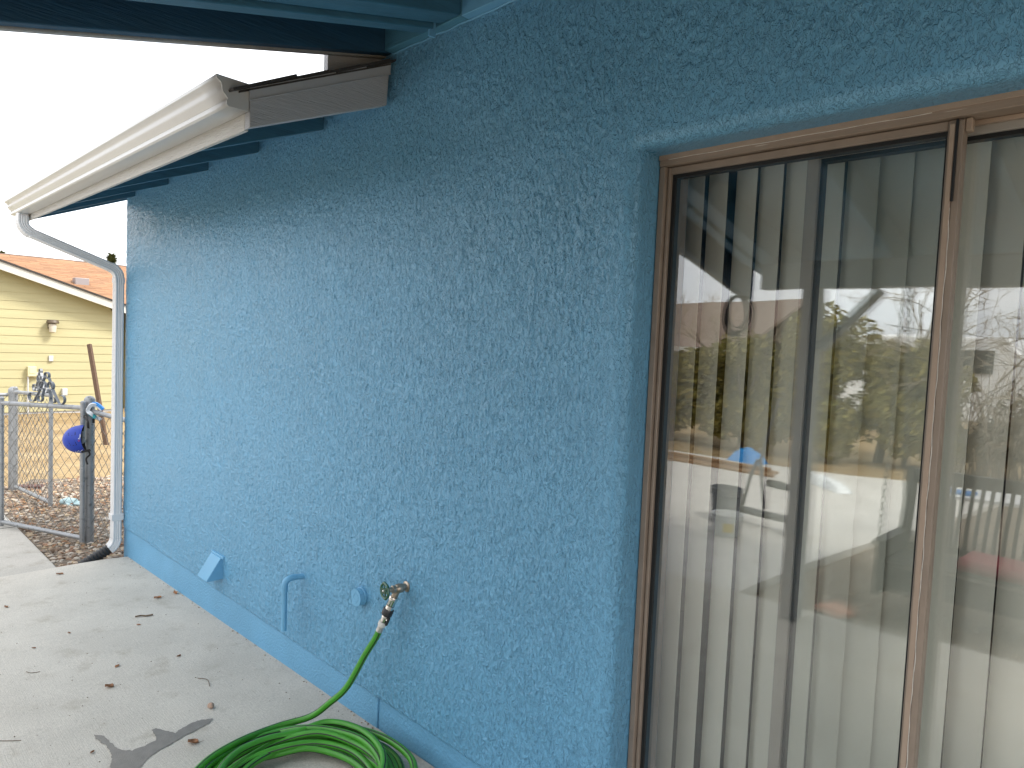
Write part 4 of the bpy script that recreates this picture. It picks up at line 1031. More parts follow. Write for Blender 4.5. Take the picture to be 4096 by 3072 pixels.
for z in (0.15, 0.5, 0.78):
    m = MB(); m.lathe([(0.042, -0.012), (0.0435, 0), (0.042, 0.012)], (-2.90, -0.15, z), (0, 0, 1), 18); m.build('hinge_band', 'galvanized', fp2, smooth=True)
fs2 = thing('chain_link_fence', 'chain link fence running left from the far gate post', 'fence', (-3.2, -0.6, GZ))
m = MB(); m.tube([(-2.92, -0.19, 0.86), (-3.05, -2.6, 0.86)], 0.0175, 12); m.build('top_rail', 'galvanized', fs2, smooth=True)
m = MB(); m.tube([(-3.05, -2.6, GZ-.1), (-3.05, -2.6, 0.90)], 0.024, 12); m.build('line_post', 'galvanized', fs2, smooth=True)
chain_mesh((-2.92, -0.19, 0), (-3.05, -2.6, 0), -0.07, 0.85, 'chain_link', fs2)
for zz in (0.12,):
    m = MB(); m.lathe([(0.020, -.02), (0.020, .02)], (-1.405, -0.487, 0.10), (0, 0, 1), 10); m.build('latch_ring', 'galvanized', fs2)

# ==================================================================== HELMET AND VISOR
HC = on_plane(310, 1757, 0, -0.70)
Rv = Vector((_r.x, _r.y, 0)).normalized(); Fv = Vector((_f.x, _f.y, 0)).normalized()
_d = ray(312, 1757); HC = CAM+_d*((Vector((-0.60, -0.07, 0.7))-Fv*0.155-CAM).dot(Fv)/_d.dot(Fv))
hm = thing('helmet', 'blue skate helmet hanging by its strap from the gate post', 'helmet', tuple(HC-Vector((0, 0, 0.1))))
hx = (-Rv*0.90-Fv*0.42+Vector((0, 0, -0.10))).normalized()          # crown direction (left in the picture)
hy = Fv.copy(); hz = hx.cross(hy).normalized(); hy = hz.cross(hx).normalized()
def hpt(a, t, k=1.0):
    """a: angle from crown axis, t: around"""
    rim = 1.0+0.05*math.cos(2*t)
    return HC+hx*(0.118*math.cos(a)*k-0.02)+hy*(0.086*math.sin(a)*math.cos(t)*k)+hz*(0.102*math.sin(a)*math.sin(t)*k)
m = MB(); na, nt = 22, 44; amax = 1.72
for inner in (0, 1):
    base = len(m.v)
    for i in range(na+1):
        for j in range(nt):
            t = 2*PI*j/nt; am = amax+0.13*math.cos(t*2+PI)*0.6
            m.v.append(tuple(hpt(am*i/na+1e-4, t, 1.0 if not inner else 0.90)))
    for i in range(na):
        for j in range(nt):
            f = (base+i*nt+j, base+i*nt+(j+1) % nt, base+(i+1)*nt+(j+1) % nt, base+(i+1)*nt+j); m.f.append(f); m.mi.append(inner)
b2_ = (na+1)*nt
for j in range(nt): m.f.append((na*nt+j, na*nt+(j+1) % nt, b2_+na*nt+(j+1) % nt, b2_+na*nt+j)); m.mi.append(1)
shell = m.build('shell', ['helmet_blue', 'strap_black'], hm, smooth=True)
# direction facing the camera on the shell: t such that hy points away -> t = pi
def decal(poly, name, material, k=1.006, parent=shell):
    mm = MB(); mm.add([hpt(a, t, k) for a, t in poly], [tuple(range(len(poly)))]); return mm.build(name, material, parent)
def shell_at(u_, v_):
    """u: towards rim (image right) , v: up, in metres, on the camera-facing side -> (a, t)"""
    best = None
    for i in range(60):
        a = 0.05+1.6*i/59
        for j in range(60):
            t = PI/2+PI*j/59
            p = hpt(a, t)-HC; du = p.dot(Rv)-u_; dv = p.z-v_
            e = du*du+dv*dv
            if best is None or e < best[0]: best = (e, a, t)
    return best[1], best[2]
for cx2, cz2 in ((-0.032, 0.052), (0.012, 0.058), (-0.018, -0.018), (0.024, -0.012)):
    pts = [shell_at(cx2-0.014, cz2-0.022), shell_at(cx2+0.015, cz2-0.018), shell_at(cx2+0.007, cz2+0.002), shell_at(cx2-0.004, cz2+0.024)]
    decal(pts, 'vent_slot', 'strap_black')
pts = [shell_at(-0.085, -0.052), shell_at(-0.070, -0.062), shell_at(-0.058, -0.066), shell_at(-0.076, -0.060)]; decal(pts, 'vent_slot', 'strap_black')
zig = [(0.0, -0.092), (0.012, -0.080), (0.016, -0.088), (0.034, -0.076), (0.036, -0.084), (0.062, -0.070)]
m = MB(); m.tube([hpt(*shell_at(*p), 1.008) for p in zig], 0.0016, 5); m.build('bolt_graphic', 'print_white', shell)
# lettering near the rim
cu = bpy.data.curves.new('txt', 'FONT'); cu.body = 'Razor'; cu.size = 0.017; cu.extrude = 0.0003
to = bpy.data.objects.new('txt', cu); COL.objects.link(to)
bpy.context.view_layer.update()
tm = bpy.data.meshes.new_from_object(to.evaluated_get(bpy.context.evaluated_depsgraph_get())); bpy.data.objects.remove(to)
a_t, t_t = shell_at(0.052, 0.030)
Pn = hpt(a_t, t_t, 1.012); nrm = (hpt(a_t, t_t, 1.1)-hpt(a_t, t_t, 1.0)).normalized()
upv = (Vector((0, 0, 1))+Rv*0.12); upv = (upv-nrm*upv.dot(nrm)).normalized(); rt = upv.cross(nrm).normalized()
for vtx in tm.vertices:
    c = vtx.co; p = Pn+upv*(c.x-0.02)-rt*(c.y-0.005)+nrm*(c.z)
    vtx.co = p-parent_loc(shell)
tm.materials.clear(); tm.materials.append(MATS['print_white'])
o = bpy.data.objects.new('lettering', tm); COL.objects.link(o); o.parent = shell
m = MB(); m.tube([Pn-upv*0.029+(upv*math.cos(t)*0.0055+rt*math.sin(t)*0.0045) for t in np.linspace(0.7, 2*PI-0.7, 14)], 0.0013, 5); m.build('ring_emblem', 'print_red', shell)
# straps
RIMT = HC+Rv*0.075+Vector((0, 0, 0.085)); 
m = MB(); sp_ = catmull([RIMT, RIMT+Rv*0.015-Fv*.035+Vector((0, 0, .06)), Vector((-0.60, -0.118, 0.90)), Vector((-0.575, -0.112, 0.945)), Vector((-0.545, -0.07, 0.952))], 6)
m.sweep(sp_, [(-0.009, -0.0012), (0.009, -0.0012), (0.009, 0.0012), (-0.009, 0.0012)], ref=Fv); m.build('hanging_strap', 'strap_black', hm)
LB = HC+Rv*0.088+Vector((0, 0, -0.075))-Fv*.02
m = MB(); m.sweep(catmull([LB, LB+Rv*.012+Vector((0, 0, -.03)), LB-Rv*.010+Vector((0, 0, -.055)), LB-Rv*.014+Vector((0, 0, -.075)), LB-Rv*.004+Vector((0, 0, -.105))], 5), [(-0.006, -0.001), (0.006, -0.001), (0.006, 0.001), (-0.006, 0.001)], ref=Fv); m.build('chin_strap', 'strap_black', hm)
m = MB(); m.obox(LB+Rv*.01, LB-Rv*.045+Vector((0, 0, -.012)), 0.03, 0.018); m.build('strap_pad', 'strap_black', hm, bevel=.004)

vz = thing('visor', 'white and bright blue plastic visor hooked over the fence rail', 'visor', (-0.53, -0.06, 0.9))
def rail_pt(px, py, off=0.0): 
    d = ray(px, py); n = Fv; P = Vector((-0.56, -0.085, 0.93))-Fv*off; t = (P-CAM).dot(n)/d.dot(n); return CAM+d*t
s4 = 480/2212
def zz4(x, y): return (x*s4, 1500+y*s4)
wpts = [zz4(1880, 640), zz4(1800, 575), zz4(1700, 545), zz4(1640, 600), zz4(1620, 670), zz4(1690, 720), zz4(1770, 780), zz4(1860, 825)]
m = MB(); m.sweep(catmull([rail_pt(*p, off=0.03 if 1 < i < 6 else 0.0) for i, p in enumerate(wpts)], 5), [(-0.013, -0.005), (0.013, -0.005), (0.013, 0.005), (-0.013, 0.005)], ref=Fv); m.build('band', 'visor_white', vz, smooth=True)
bpts = [zz4(1905, 632), zz4(1840, 570), zz4(1770, 525), zz4(1710, 520)]
m = MB(); m.sweep(catmull([rail_pt(*p, off=0.005) for p in bpts], 5), [(-0.010, -0.009), (0.010, -0.009), (0.010, 0.009), (-0.010, 0.009)], ref=Fv); m.build('blue_brim', 'visor_blue', vz, smooth=True)
tpts = [zz4(1650, 705), zz4(1710, 750), zz4(1760, 780)]
m = MB(); m.sweep(catmull([rail_pt(*p, off=0.022) for p in tpts], 5), [(-0.012, -0.006), (0.012, -0.006), (0.012, 0.006), (-0.012, 0.006)], ref=Fv); m.build('teal_pad', 'visor_teal', vz, smooth=True)
m = MB(); m.obox(rail_pt(*zz4(1720, 690), off=0.0), rail_pt(*zz4(1725, 885), off=0.0), 0.010, 0.004, up=Fv); m.obox(rail_pt(*zz4(1725, 810), off=0.006), rail_pt(*zz4(1725, 885), off=0.006), 0.016, 0.006, up=Fv); m.build('strap_buckle', 'strap_black', vz)

# things in the neighbour's dirt
m = MB(); bx0 = Vector((-3.0, -0.09, zg(-3, 0)+0.035)); m.obox(bx0, (-2.90, 0.10, zg(-3, 0)+0.035), 0.10, 0.075)
tag(m.build('brick', 'brick_dark', bevel=0.006), 'dark red brick lying on the ground behind the fence', 'brick')
gl = on_plane(290, 2018, 2, -0.09)
def glove(c):
    t = thing('work_glove', 'pale blue work glove dropped on the gravel', 'glove', tuple(c))
    m = MB(); d = Rv; n = Fv
    for k in range(4):
        a = c+d*0.02+n*(0.03-0.02*k)+Vector((0, 0, .012)); m.tube([a, a+d*(0.06+0.01*(k % 2))+n*(0.02-0.012*k)+Vector((0, 0, .004)), a+d*0.10+n*(0.03-0.02*k)], [0.013, 0.012, 0.008], 8)
    m.tube([c-d*0.10+Vector((0, 0, .012)), c-d*0.05+Vector((0, 0, .02)), c+d*0.03+Vector((0, 0, .016))], [0.036, 0.045, 0.040], 10)
    m.tube([c-d*0.03-n*.04+Vector((0, 0, .012)), c+d*0.02-n*.075+Vector((0, 0, .012)), c+d*0.05-n*.08+Vector((0, 0, .01))], [0.014, 0.012, 0.008], 8)
    m.build('glove_body', 'glove_blue', t, smooth=True); return t
glove(gl)
wb = on_plane(430, 1798, 2, -0.26); wt = wb+Vector((-0.33, -0.19, 1.60))
dd = ray(1*(790/2.2115), 950+945/2.2115); 
t_ = (wb-CAM).dot(_f)/dd.dot(_f); wt = CAM+dd*t_*1.02
m = MB(); m.obox(wb-Vector((0, 0, .05)), wt, 0.055, 0.05, up=_f); tag(m.build('leaning_stake', 'stake_wood', bevel=.004), 'dark wooden stake leaning in the dirt behind the fence', 'stake')

# ==================================================================== NEIGHBOUR HOUSE (yellow)
NX = -12.0
nh = thing('neighbour_house', 'pale yellow lap sided house with orange shingle roof', 'house', (NX, 1.0, -0.34))
yr, zr = 3.45, 1.905; slope = 0.321; ypk = -1.0; zpk = zr+slope*(yr-ypk)
def rake_z(y): return zr+slope*(yr-y) if y > ypk else zr+slope*(yr-(2*ypk-y))
z = -0.285; EXP = 0.176
while z < zpk:
    def yat(zz): return yr-(zz-zr)/slope
    z1 = z+EXP
    y1 = min(3.30, yat(max(zr, z))) if z > zr-0.2 else 3.30
    y1t = min(3.30, yat(max(zr, z1)))
    y0 = 2*ypk-y1; y0t = 2*ypk-y1t
    if y1 <= y0: break
    m = MB(); y0t = min(y0t, ypk-0.01); y1t = max(y1t, ypk+0.01)
    vs = [(NX+0.016, y0, z), (NX+0.016, y1, z), (NX+0.006, y1t, z1+0.004), (NX+0.006, y0t, z1+0.004), (NX-0.02, y0, z), (NX-0.02, y1, z), (NX-0.02, y1t, z1+0.004), (NX-0.02, y0t, z1+0.004)]
    m.add(vs, [(0, 1, 2, 3), (5, 4, 7, 6), (0, 4, 5, 1), (3, 2, 6, 7), (0, 3, 7, 4), (1, 5, 6, 2)]); m.build('siding_board', 'siding_yellow', nh)
    z = z1
m = MB(); m.box(NX-0.3, NX-0.01, 2*ypk-3.28, 3.28, -0.45, -0.28); m.build('foundation', 'box_grey', nh)
m = MB(); m.box(NX-6, NX-0.03, 3.1, 3.28, -0.45, 1.9); m.build('side_wall', 'siding_yellow', nh)
for sg in (1, -1):
    def Yv(y): return y if sg > 0 else 2*ypk-y
    m = MB(); m.add([(x, Yv(y), rake_z(y)+dz) for x in (NX+0.30, NX+0.335) for y, dz in ((ypk, -0.05), (yr+0.15, -0.05), (yr+0.15, 0.11), (ypk, 0.11))], [(0, 1, 2, 3), (7, 6, 5, 4), (0, 4, 5, 1), (1, 5, 6, 2), (2, 6, 7, 3), (3, 7, 4, 0)])
    m.build('rake_board', 'neighbour_white', nh)
    m = MB(); m.add([(x, Yv(y), rake_z(y)+dz) for x in (NX-4.0, NX+0.36) for y, dz in ((ypk, 0.111), (yr+0.25, 0.111), (yr+0.25, 0.15), (ypk, 0.15))], [(0, 1, 2, 3), (7, 6, 5, 4), (0, 4, 5, 1), (1, 5, 6, 2), (2, 6, 7, 3), (3, 7, 4, 0)])
    m.build('gable_roof', 'dark_shingle', nh)
    m = MB(); m.add([(x, Yv(y), rake_z(y)+dz) for x in (NX-4.0, NX+0.299) for y, dz in ((ypk, 0.085), (yr+0.1, 0.085), (yr+0.1, 0.108), (ypk, 0.108))], [(0, 1, 2, 3), (7, 6, 5, 4), (0, 4, 5, 1), (1, 5, 6, 2), (2, 6, 7, 3), (3, 7, 4, 0)])
    m.build('soffit', 'siding_yellow', nh)
# main roof behind: ridge along y
RX, RZ = -16.4, 3.26
EXX, EZ = -11.95, 1.86
rs = (RZ-EZ)/(EXX-RX)
m = MB(); m.prism([(EXX, EZ-0.05), (EXX, EZ), (RX, RZ), (RX-4.5, EZ), (RX-4.5, EZ-.05), (RX, RZ-.05)][::-1], 1, 3.66, 12.0)
m.prism([(NX-1.2, EZ+rs*(EXX-NX+1.2)-.05), (NX-1.2, EZ+rs*(EXX-NX+1.2)), (RX, RZ), (RX-4.5, EZ), (RX-4.5, EZ-.05), (RX, RZ-.05)][::-1], 1, -6.0, 3.66); m.build('main_roof', 'orange_shingle', nh)
m = MB(); m.box(RX-4.3, EXX-0.5, 3.7, 11.7, -0.4, EZ); m.build('rear_wall', 'siding_yellow', nh)
m = MB(); m.prism([(RX-0.16, RZ-0.03), (RX, RZ+0.03), (RX+0.16, RZ-0.03)], 1, -6, 12); m.build('ridge_cap', 'stake_wood', nh)
mm = MB(); mm.box(0, 0.40, -0.0, 0.36, 0, 0.014); ob = mm.build('shingle', 'orange_shingle'); osh = ob.data; bpy.data.objects.remove(ob)
cnt = 0; Ls = math.hypot(RX-EXX, RZ-EZ); tilt = math.atan(rs)
rows = 26; exr = (Ls*0.96)/rows
for rr_ in range(rows):
    t = 1.0-rr_*exr/Ls
    x0 = EXX+(RX-EXX)*(1-t); z0 = EZ+(RZ-EZ)*(1-t)
    if z0 < 2.0: continue
    for c in range(11):
        y = 1.15+c*0.362+(0.18 if rr_ % 2 else 0)+random.uniform(-.012, .012)
        s_ = bpy.data.objects.new('shingle', osh); COL.objects.link(s_); s_.parent = nh
        # local: x up-slope (towards -x world), y along ridge
        Rm = Matrix(((-math.cos(tilt), 0, math.sin(tilt)), (0, 1, 0), (math.sin(tilt), 0, math.cos(tilt))))
        Rm = Matrix(((-math.cos(tilt), 0, math.sin(tilt)), (0, -1, 0), (math.sin(tilt), 0, math.cos(tilt))))
        s_.rotation_euler = Rm.to_euler(); s_.rotation_euler.rotate_axis('Y', random.uniform(0.008, 0.022))
        s_.location = Vector((x0, y+0.36, z0+0.012+random.uniform(0, .004)))-nh.location; cnt += 1
# fittings on the neighbour wall
def nwall(px, py, X=NX+0.02): return on_plane(px, py, 0, X)
def nz2(x, y): return (x/2.2115, 950+y/2.2115)
p = nwall(*nz2(455, 790)); lamp = thing('wall_lamp', 'bronze porch lamp high on the yellow siding', 'lamp', tuple(p))
m = MB(); m.box(p.x-.01, p.x+.03, p.y-.07, p.y+.07, p.z-.04, p.z+.13); m.build('back_plate', 'lamp_bronze', lamp, bevel=.01)
m = MB(); m.lathe([(0.05, 0.06), (0.10, 0.05), (0.12, 0.0), (0.11, -0.02)], (p.x+.11, p.y, p.z+.09), (0, 0, 1), 14); m.build('lamp_hood', 'lamp_bronze', lamp, smooth=True)
m = MB(); m.lathe([(0.02, -.19), (0.06, -0.17), (0.075, -0.05), (0.07, 0)], (p.x+.11, p.y, p.z+.06), (0, 0, 1), 14); m.build('lamp_glass', 'lamp_glass', lamp, smooth=True)
p = nwall(*nz2(450, 1070)); m = MB(); m.box(p.x-.01, p.x+.03, p.y-.04, p.y+.04, p.z-.06, p.z+.06); o = m.build('wall_outlet', 'box_grey', bevel=.006); tag(o, 'small grey outlet plate on the yellow siding below the lamp', 'outlet')
p = nwall(*nz2(275, 1180)); mb = thing('utility_box', 'cream utility box on the yellow siding above the gates', 'utility box', tuple(p))
m = MB(); m.box(p.x-.01, p.x+.11, p.y-.075, p.y+.075, p.z-.11, p.z+.10); m.build('box_body', 'box_cream', mb, bevel=.008)
m = MB(); m.box(p.x+.11, p.x+.118, p.y-.05, p.y+.05, p.z-.05, p.z+.08); m.build('box_cover', 'box_cream', mb, bevel=.004)
m = MB(); m.tube([(p.x+.05, p.y-.06, p.z-.10), (p.x+.05, p.y-.065, p.z-.5), (p.x+.05, p.y-.06, p.z-.9)], 0.016, 8); m.build('conduit', 'box_grey', mb, smooth=True)
m = MB(); m.obox((p.x+.06, p.y+.07, p.z-.06), (p.x+.08, p.y+.15, p.z-.05), .04, .05); m.build('side_fitting', 'box_grey', mb, bevel=.005)
p = nwall(*nz2(567, 1365)); m = MB(); m.box(p.x-.01, p.x+.08, p.y-.05, p.y+.05, p.z-.075, p.z+.075); tag(m.build('outlet_cover', 'box_grey', bevel=.012), 'bulging grey outlet cover low on the yellow siding', 'outlet')
# roof vent
px, py = nz2(715, 415)
dv = ray(px, py)
# intersect roof plane z = EZ + rs*(EXX-x)
t_ = (EZ+rs*(EXX-CAM.x)-CAM.z)/(dv.z+rs*dv.x); p = CAM+dv*t_
rv_ = thing('roof_vent', 'small grey box vent on the orange roof', 'vent', tuple(p))
m = MB(); m.box(p.x-.13, p.x+.13, p.y-.15, p.y+.15, p.z-.03, p.z+.15); m.build('vent_box', 'vent_metal', rv_, bevel=.01)
m = MB(); m.obox((p.x+.24, p.y, p.z+.015-rs*.24), (p.x-.24, p.y, p.z+.015+rs*.24), .44, .012); m.build('flashing', 'vent_metal', rv_)

# ==================================================================== TREES
def leaf_cloud(mm, n, blobs, smin, smax, rg):
    for i in range(n):
        c, r = blobs[rg.randrange(len(blobs))]
        while True:
            v = Vector((rg.uniform(-1, 1), rg.uniform(-1, 1), rg.uniform(-1, 1)))
            if 0.25 < v.length < 1: break
        p = Vector(c)+Vector((v.x*r[0], v.y*r[1], v.z*r[2]))
        s = rg.uniform(smin, smax); a = Vector((rg.gauss(0, 1), rg.gauss(0, 1), rg.gauss(0, 1))).normalized(); b = a.orthogonal().normalized()*s*0.5; a = a*s
        mm.add([p-a, p+b, p+a, p-b], [(0, 1, 2, 3)])
def conifer(loc, h, w, label, seed):
    rg = random.Random(seed); t = thing('evergreen_tree', label, 'tree', loc)
    m = MB(); m.tube([loc, (loc[0], loc[1], loc[2]+h*0.97)], [w*0.07, w*0.01], 8); m.build('trunk', 'bark', t)
    mm = MB()
    for i in range(2600):
        u_ = rg.random()**0.7; z = loc[2]+h*(0.12+0.9*u_); rr = w*(1.05-u_)*rg.random()**0.5*(0.75+0.35*math.sin(u_*40)); a = rg.uniform(0, 6.28)
        p = Vector((loc[0]+rr*math.cos(a), loc[1]+rr*math.sin(a), z)); d = Vector((math.cos(a), math.sin(a), rg.uniform(-.1, .7))).normalized()*rg.uniform(.10, .24); s = d.cross(Vector((0, 0, 1))).normalized()*0.06
        mm.add([p-d*.4-s*.4, p+s, p+d, p-s], [(0, 1, 2, 3)])
    mm.build('crown', 'needle_leaves', t, recalc=False)
pA = CAM+ray(447, 1000)*27; conifer((pA.x, pA.y, -0.4), pA.z+0.12, 1.2, 'evergreen tip showing above the orange roof beside the downspout', 11)
pB = CAM+ray(4, 1000)*30; conifer((pB.x, pB.y, -0.4), pB.z+0.2, 1.3, 'evergreen tip showing above the orange roof at the left edge', 12)

def bare_tree(loc, h, label, seed, lean=(0, 0), depth=6, limb=None, spread=0.62):
    rg = random.Random(seed); t = thing('bare_tree', label, 'tree', loc)
    trunk = MB(); twigs = MB()
    def grow(p, d, L, r, lev):
        n = 4; pts = [p]; rr = [r]; q = p.copy(); dd_ = d.copy()
        for i in range(n):
            dd_ = (dd_+Vector((rg.gauss(0, .16), rg.gauss(0, .16), rg.gauss(0.02, .12)))).normalized(); q = q+dd_*(L/n); pts.append(q.copy()); rr.append(r*(1-0.38*(i+1)/n))
        (trunk if lev < 3 else twigs).tube(pts, rr, 7 if lev < 2 else (5 if lev < 4 else 3), cap=False)
        if lev >= depth: return
        for k in range(3 if lev < 4 else 3):
            f_ = rg.uniform(.45, 1.0); b_i = min(n-1, int(f_*n)); bp_ = pts[b_i].lerp(pts[b_i+1], f_*n-b_i if f_ < 1 else 1)
            nd = (dd_+Vector((rg.gauss(0, spread), rg.gauss(0, spread), rg.gauss(0.08, spread*.8)))).normalized()
            grow(bp_, nd, L*rg.uniform(.6, .82), max(rr[b_i]*rg.uniform(.45, .65), .003), lev+1)
    grow(Vector(loc), Vector((lean[0], lean[1], 1)).normalized(), h*0.32, h*0.018, 0)
    if limb:
        trunk.tube(catmull([Vector(a) for a in limb], 4), [0.07-0.035*i/(4*(len(limb)-1)) for i in range(4*(len(limb)-1)+1)], 8)
    trunk.build('trunk', 'bark', t, smooth=True, recalc=False); twigs.build('branches', 'twigs_pale', t, recalc=False); return t

bare_tree((5.15, -4.6, -0.09), 5.2, 'bare tree by the swing, reflected at the right of the door glass', 21, (-0.12, -.05), 6, limb=[(5.12, -4.55, 1.95), (4.9, -4.1, 2.25), (4.5, -3.4, 2.42), (3.85, -3.05, 2.50)])
bare_tree((1.6, -10.6, -0.1), 5.0, 'bare pale tree behind the hedge, reflected mid door', 22, (0.1, .1), 6)
bare_tree((-3.6, -14.5, -0.1), 5.0, 'distant bare tree beside the brown roof in the reflection', 23, (0.0, 0), 6)
bare_tree((3.9, -9.8, -0.1), 4.2, 'tangled bare tree by the concrete edge in the reflection', 24, (0.1, 0.1), 6)
# hedge shrubs along the back of the yard
hs = [(-4.6, -8.6, 1.5, 1.5), (-3.0, -9.0, 1.5, 1.65), (-1.5, -9.3, 1.3, 1.75), (-0.3, -9.6, 1.2, 2.15), (0.9, -10.0, 1.2, 2.55), (2.1, -10.3, 1.1, 1.9)]
labs = ['leftmost olive shrub of the reflected hedge', 'second olive shrub from the left in the reflected hedge', 'third olive shrub of the reflected hedge, by the lumber', 'middle olive shrub of the reflected hedge, behind the blue tarp', 'tallest olive shrub of the reflected hedge', 'right end olive shrub of the reflected hedge']
for i, (x, y, w, h) in enumerate(hs):
    rg = random.Random(100+i); t = thing('hedge_shrub', labs[i], 'shrub', (x, y, -0.1), 'hedge along the back yard')
    m = MB()
    for k in range(6): a = rg.uniform(0, 6.28); m.tube([(x, y, -.12), (x+.3*w*math.cos(a)*.4, y+.3*w*math.sin(a)*.4, h*.4), (x+.5*w*math.cos(a), y+.5*w*math.sin(a), h*.75)], [.03, .022, .01], 6)
    m.build('stems', 'bark', t)
    blobs = []
    for k in range(22): a = rg.uniform(0, 6.28); rr_ = w*.62*rg.random()**.5; zz_ = h*rg.uniform(.12, .85); f_ = 1-.35*zz_/h; blobs.append(((x+rr_*math.cos(a)*f_, y+rr_*math.sin(a)*f_*.8, zz_), (w*.33, w*.33, h*.17)))
    mm = MB(); leaf_cloud(mm, 9500, blobs, .03, .085, rg); mm.build('crown', 'hedge_leaves', t, recalc=False)
for i, (x, y, w, h, lb) in enumerate([(3.4, -10.5, 1.2, 1.5, 'dry brown brush to the right of the reflected hedge'), (4.9, -10.0, 1.5, 1.7, 'dry brown brush behind the swing in the reflection'), (6.7, -9.6, 1.5, 1.6, 'dry brown brush at the far right of the yard')]):
    rg = random.Random(200+i); t = thing('dry_brush', lb, 'shrub', (x, y, -0.1), 'brush along the back yard')
    m = MB()
    for k in range(160):
        a = rg.uniform(0, 6.28); r0 = w*.7*rg.random()**.5; b = (x+r0*math.cos(a), y+r0*math.sin(a)*.6, -.1)
        m.tube([b, (b[0]+rg.gauss(0, .12), b[1]+rg.gauss(0, .1), h*rg.uniform(.3, .6)), (b[0]+rg.gauss(0, .3), b[1]+rg.gauss(0, .25), h*rg.uniform(.6, 1.05))], [.008, .006, .003], 3, cap=False)
    m.build('stems', 'twigs_pale', t, recalc=False)
    blobs = [((x+rg.gauss(0, w*.35), y+rg.gauss(0, w*.2), h*rg.uniform(.1, .7)), (w*.35, w*.3, h*.2)) for k in range(16)]
    mm = MB(); leaf_cloud(mm, 2600, blobs, .03, .07, rg); mm.build('crown', 'dry_leaves', t, recalc=False)

# ==================================================================== THINGS IN THE YARD (seen reflected in the door)
CZ = -0.030
def bucket(x, y, label, mt, r0, r1, h, z0, lid=False):
    t = thing('bucket', label, 'bucket', (x, y, z0))
    m = MB(); m.lathe([(r0*.95, 0), (r0, .006), (r0+(r1-r0)*.8, h*.80), (r1+.008, h*.81), (r1+.008, h*.84), (r1, h*.85), (r1+.006, h*.9), (r1+.006, h*.93), (r1, h*.94), (r1+.008, h*.98), (r1+.008, h), (r1-.004, h), (r1-.006, h*.9), (r0-.006, .02)], (x, y, z0), (0, 0, 1), 32); m.build('pail', mt, t, smooth=True)
    m = MB(); m.tube([(x+(r1+.012)*math.cos(a), y-(r1*.25)*math.sin(a)*1.0-.0, z0+h*.88-.16*math.sin(a)) for a in np.linspace(0, PI, 14)], .0025, 6); m.build('bail_handle', 'steel_dark', t)
    return t
bucket(2.22, -4.25, 'dark grey bucket reflected behind the white one', 'bucket_grey', .125, .145, .34, CZ)
b_ = bucket(2.45, -3.85, 'white bucket standing on the concrete, reflected in the door', 'bucket_white', .115, .135, .20, CZ)
m = MB(); a0 = math.atan2(1.0, 0.55)
m.add([(2.45+.130*math.cos(a), -3.85+.130*math.sin(a), z) for z in (CZ+.05, CZ+.13) for a in np.linspace(a0-.35, a0+.35, 6)], [(i, i+1, 6+i+1, 6+i) for i in range(5)]); m.build('yellow_label', 'label_yellow', b_)
# hand trolley: upright pole, axle and one visible wheel
t = thing('wheeled_trolley', 'grey wheeled trolley with tall handle, reflected beside the buckets', 'trolley', (2.55, -4.4, CZ))
for sx in (-.11, .11):
    m = MB(); m.tube([(2.40+sx, -4.45, CZ+.16), (2.40+sx*.5, -4.47, CZ+.45), (2.42+sx*.15, -4.48, CZ+.62)], .016, 8); m.build('upright', 'steel_dark', t, smooth=True)
m = MB(); m.tube([(2.42, -4.48, CZ+.55), (2.50, -4.50, CZ+.95), (2.56, -4.52, CZ+1.20)], .013, 8); m.build('handle', 'steel_dark', t, smooth=True)
m = MB(); m.tube([(2.22, -4.42, CZ+.135), (2.86, -4.30, CZ+.135)], .035, 10); m.build('axle', 'steel_dark', t, smooth=True)
for c_ in ((2.88, -4.297), (2.12, -4.44)):
    w_ = MB(); w_.lathe([(.06, -.035), (.12, -.035), (.135, -.02), (.135, .02), (.12, .035), (.06, .035)], (c_[0], c_[1], CZ+.135), (.98, .18, 0), 28); w = w_.build('wheel', 'rubber', t, smooth=True)
    w_ = MB(); w_.lathe([(.02, -.045), (.062, -.036), (.062, .036), (.02, .045)], (c_[0], c_[1], CZ+.135), (.98, .18, 0), 20); w_.build('hub', 'label_yellow', w, smooth=True)
# lumber
lb_ = ['topmost reflected plank of the lumber pile', 'front reflected plank on the concrete, nearest the door', 'rear reflected plank by the hedge', 'middle reflected plank under the top one']
for i, (a, b, z_) in enumerate([((-1.6, -7.0), (1.25, -7.35), .070), ((-1.7, -6.75), (1.38, -7.18), .019), ((-1.5, -7.25), (1.30, -7.48), .019), ((-1.6, -6.95), (1.33, -7.30), .0195)]):
    m = MB(); m.obox((a[0], a[1], CZ+z_), (b[0], b[1], CZ+z_), .09, .037); tag(m.build('plank', 'lumber', bevel=.003), lb_[i], 'plank', 'lumber pile')
rg = random.Random(5)
m = MB(); na_, nb_ = 12, 9; V_ = []
for i in range(na_+1):
    for j in range(nb_+1):
        u_, v_ = i/na_*2-1, j/nb_*2-1; d_ = max(0, 1-u_*u_)*max(0, 1-v_*v_)
        V_.append((0.55+u_*.26+rg.gauss(0, .008), -8.12+v_*.19+rg.gauss(0, .008), -.027+.20*d_**.6+(rg.gauss(0, .012) if d_ > .05 else 0)))
m.add(V_, [(i*(nb_+1)+j, i*(nb_+1)+j+1, (i+1)*(nb_+1)+j+1, (i+1)*(nb_+1)+j) for i in range(na_) for j in range(nb_)])
o = m.build('tarp_bundle', 'tarp_blue', smooth=True); tag(o, 'crumpled bright blue tarp reflected at the far edge of the concrete', 'tarp')
m = MB(); V_ = []
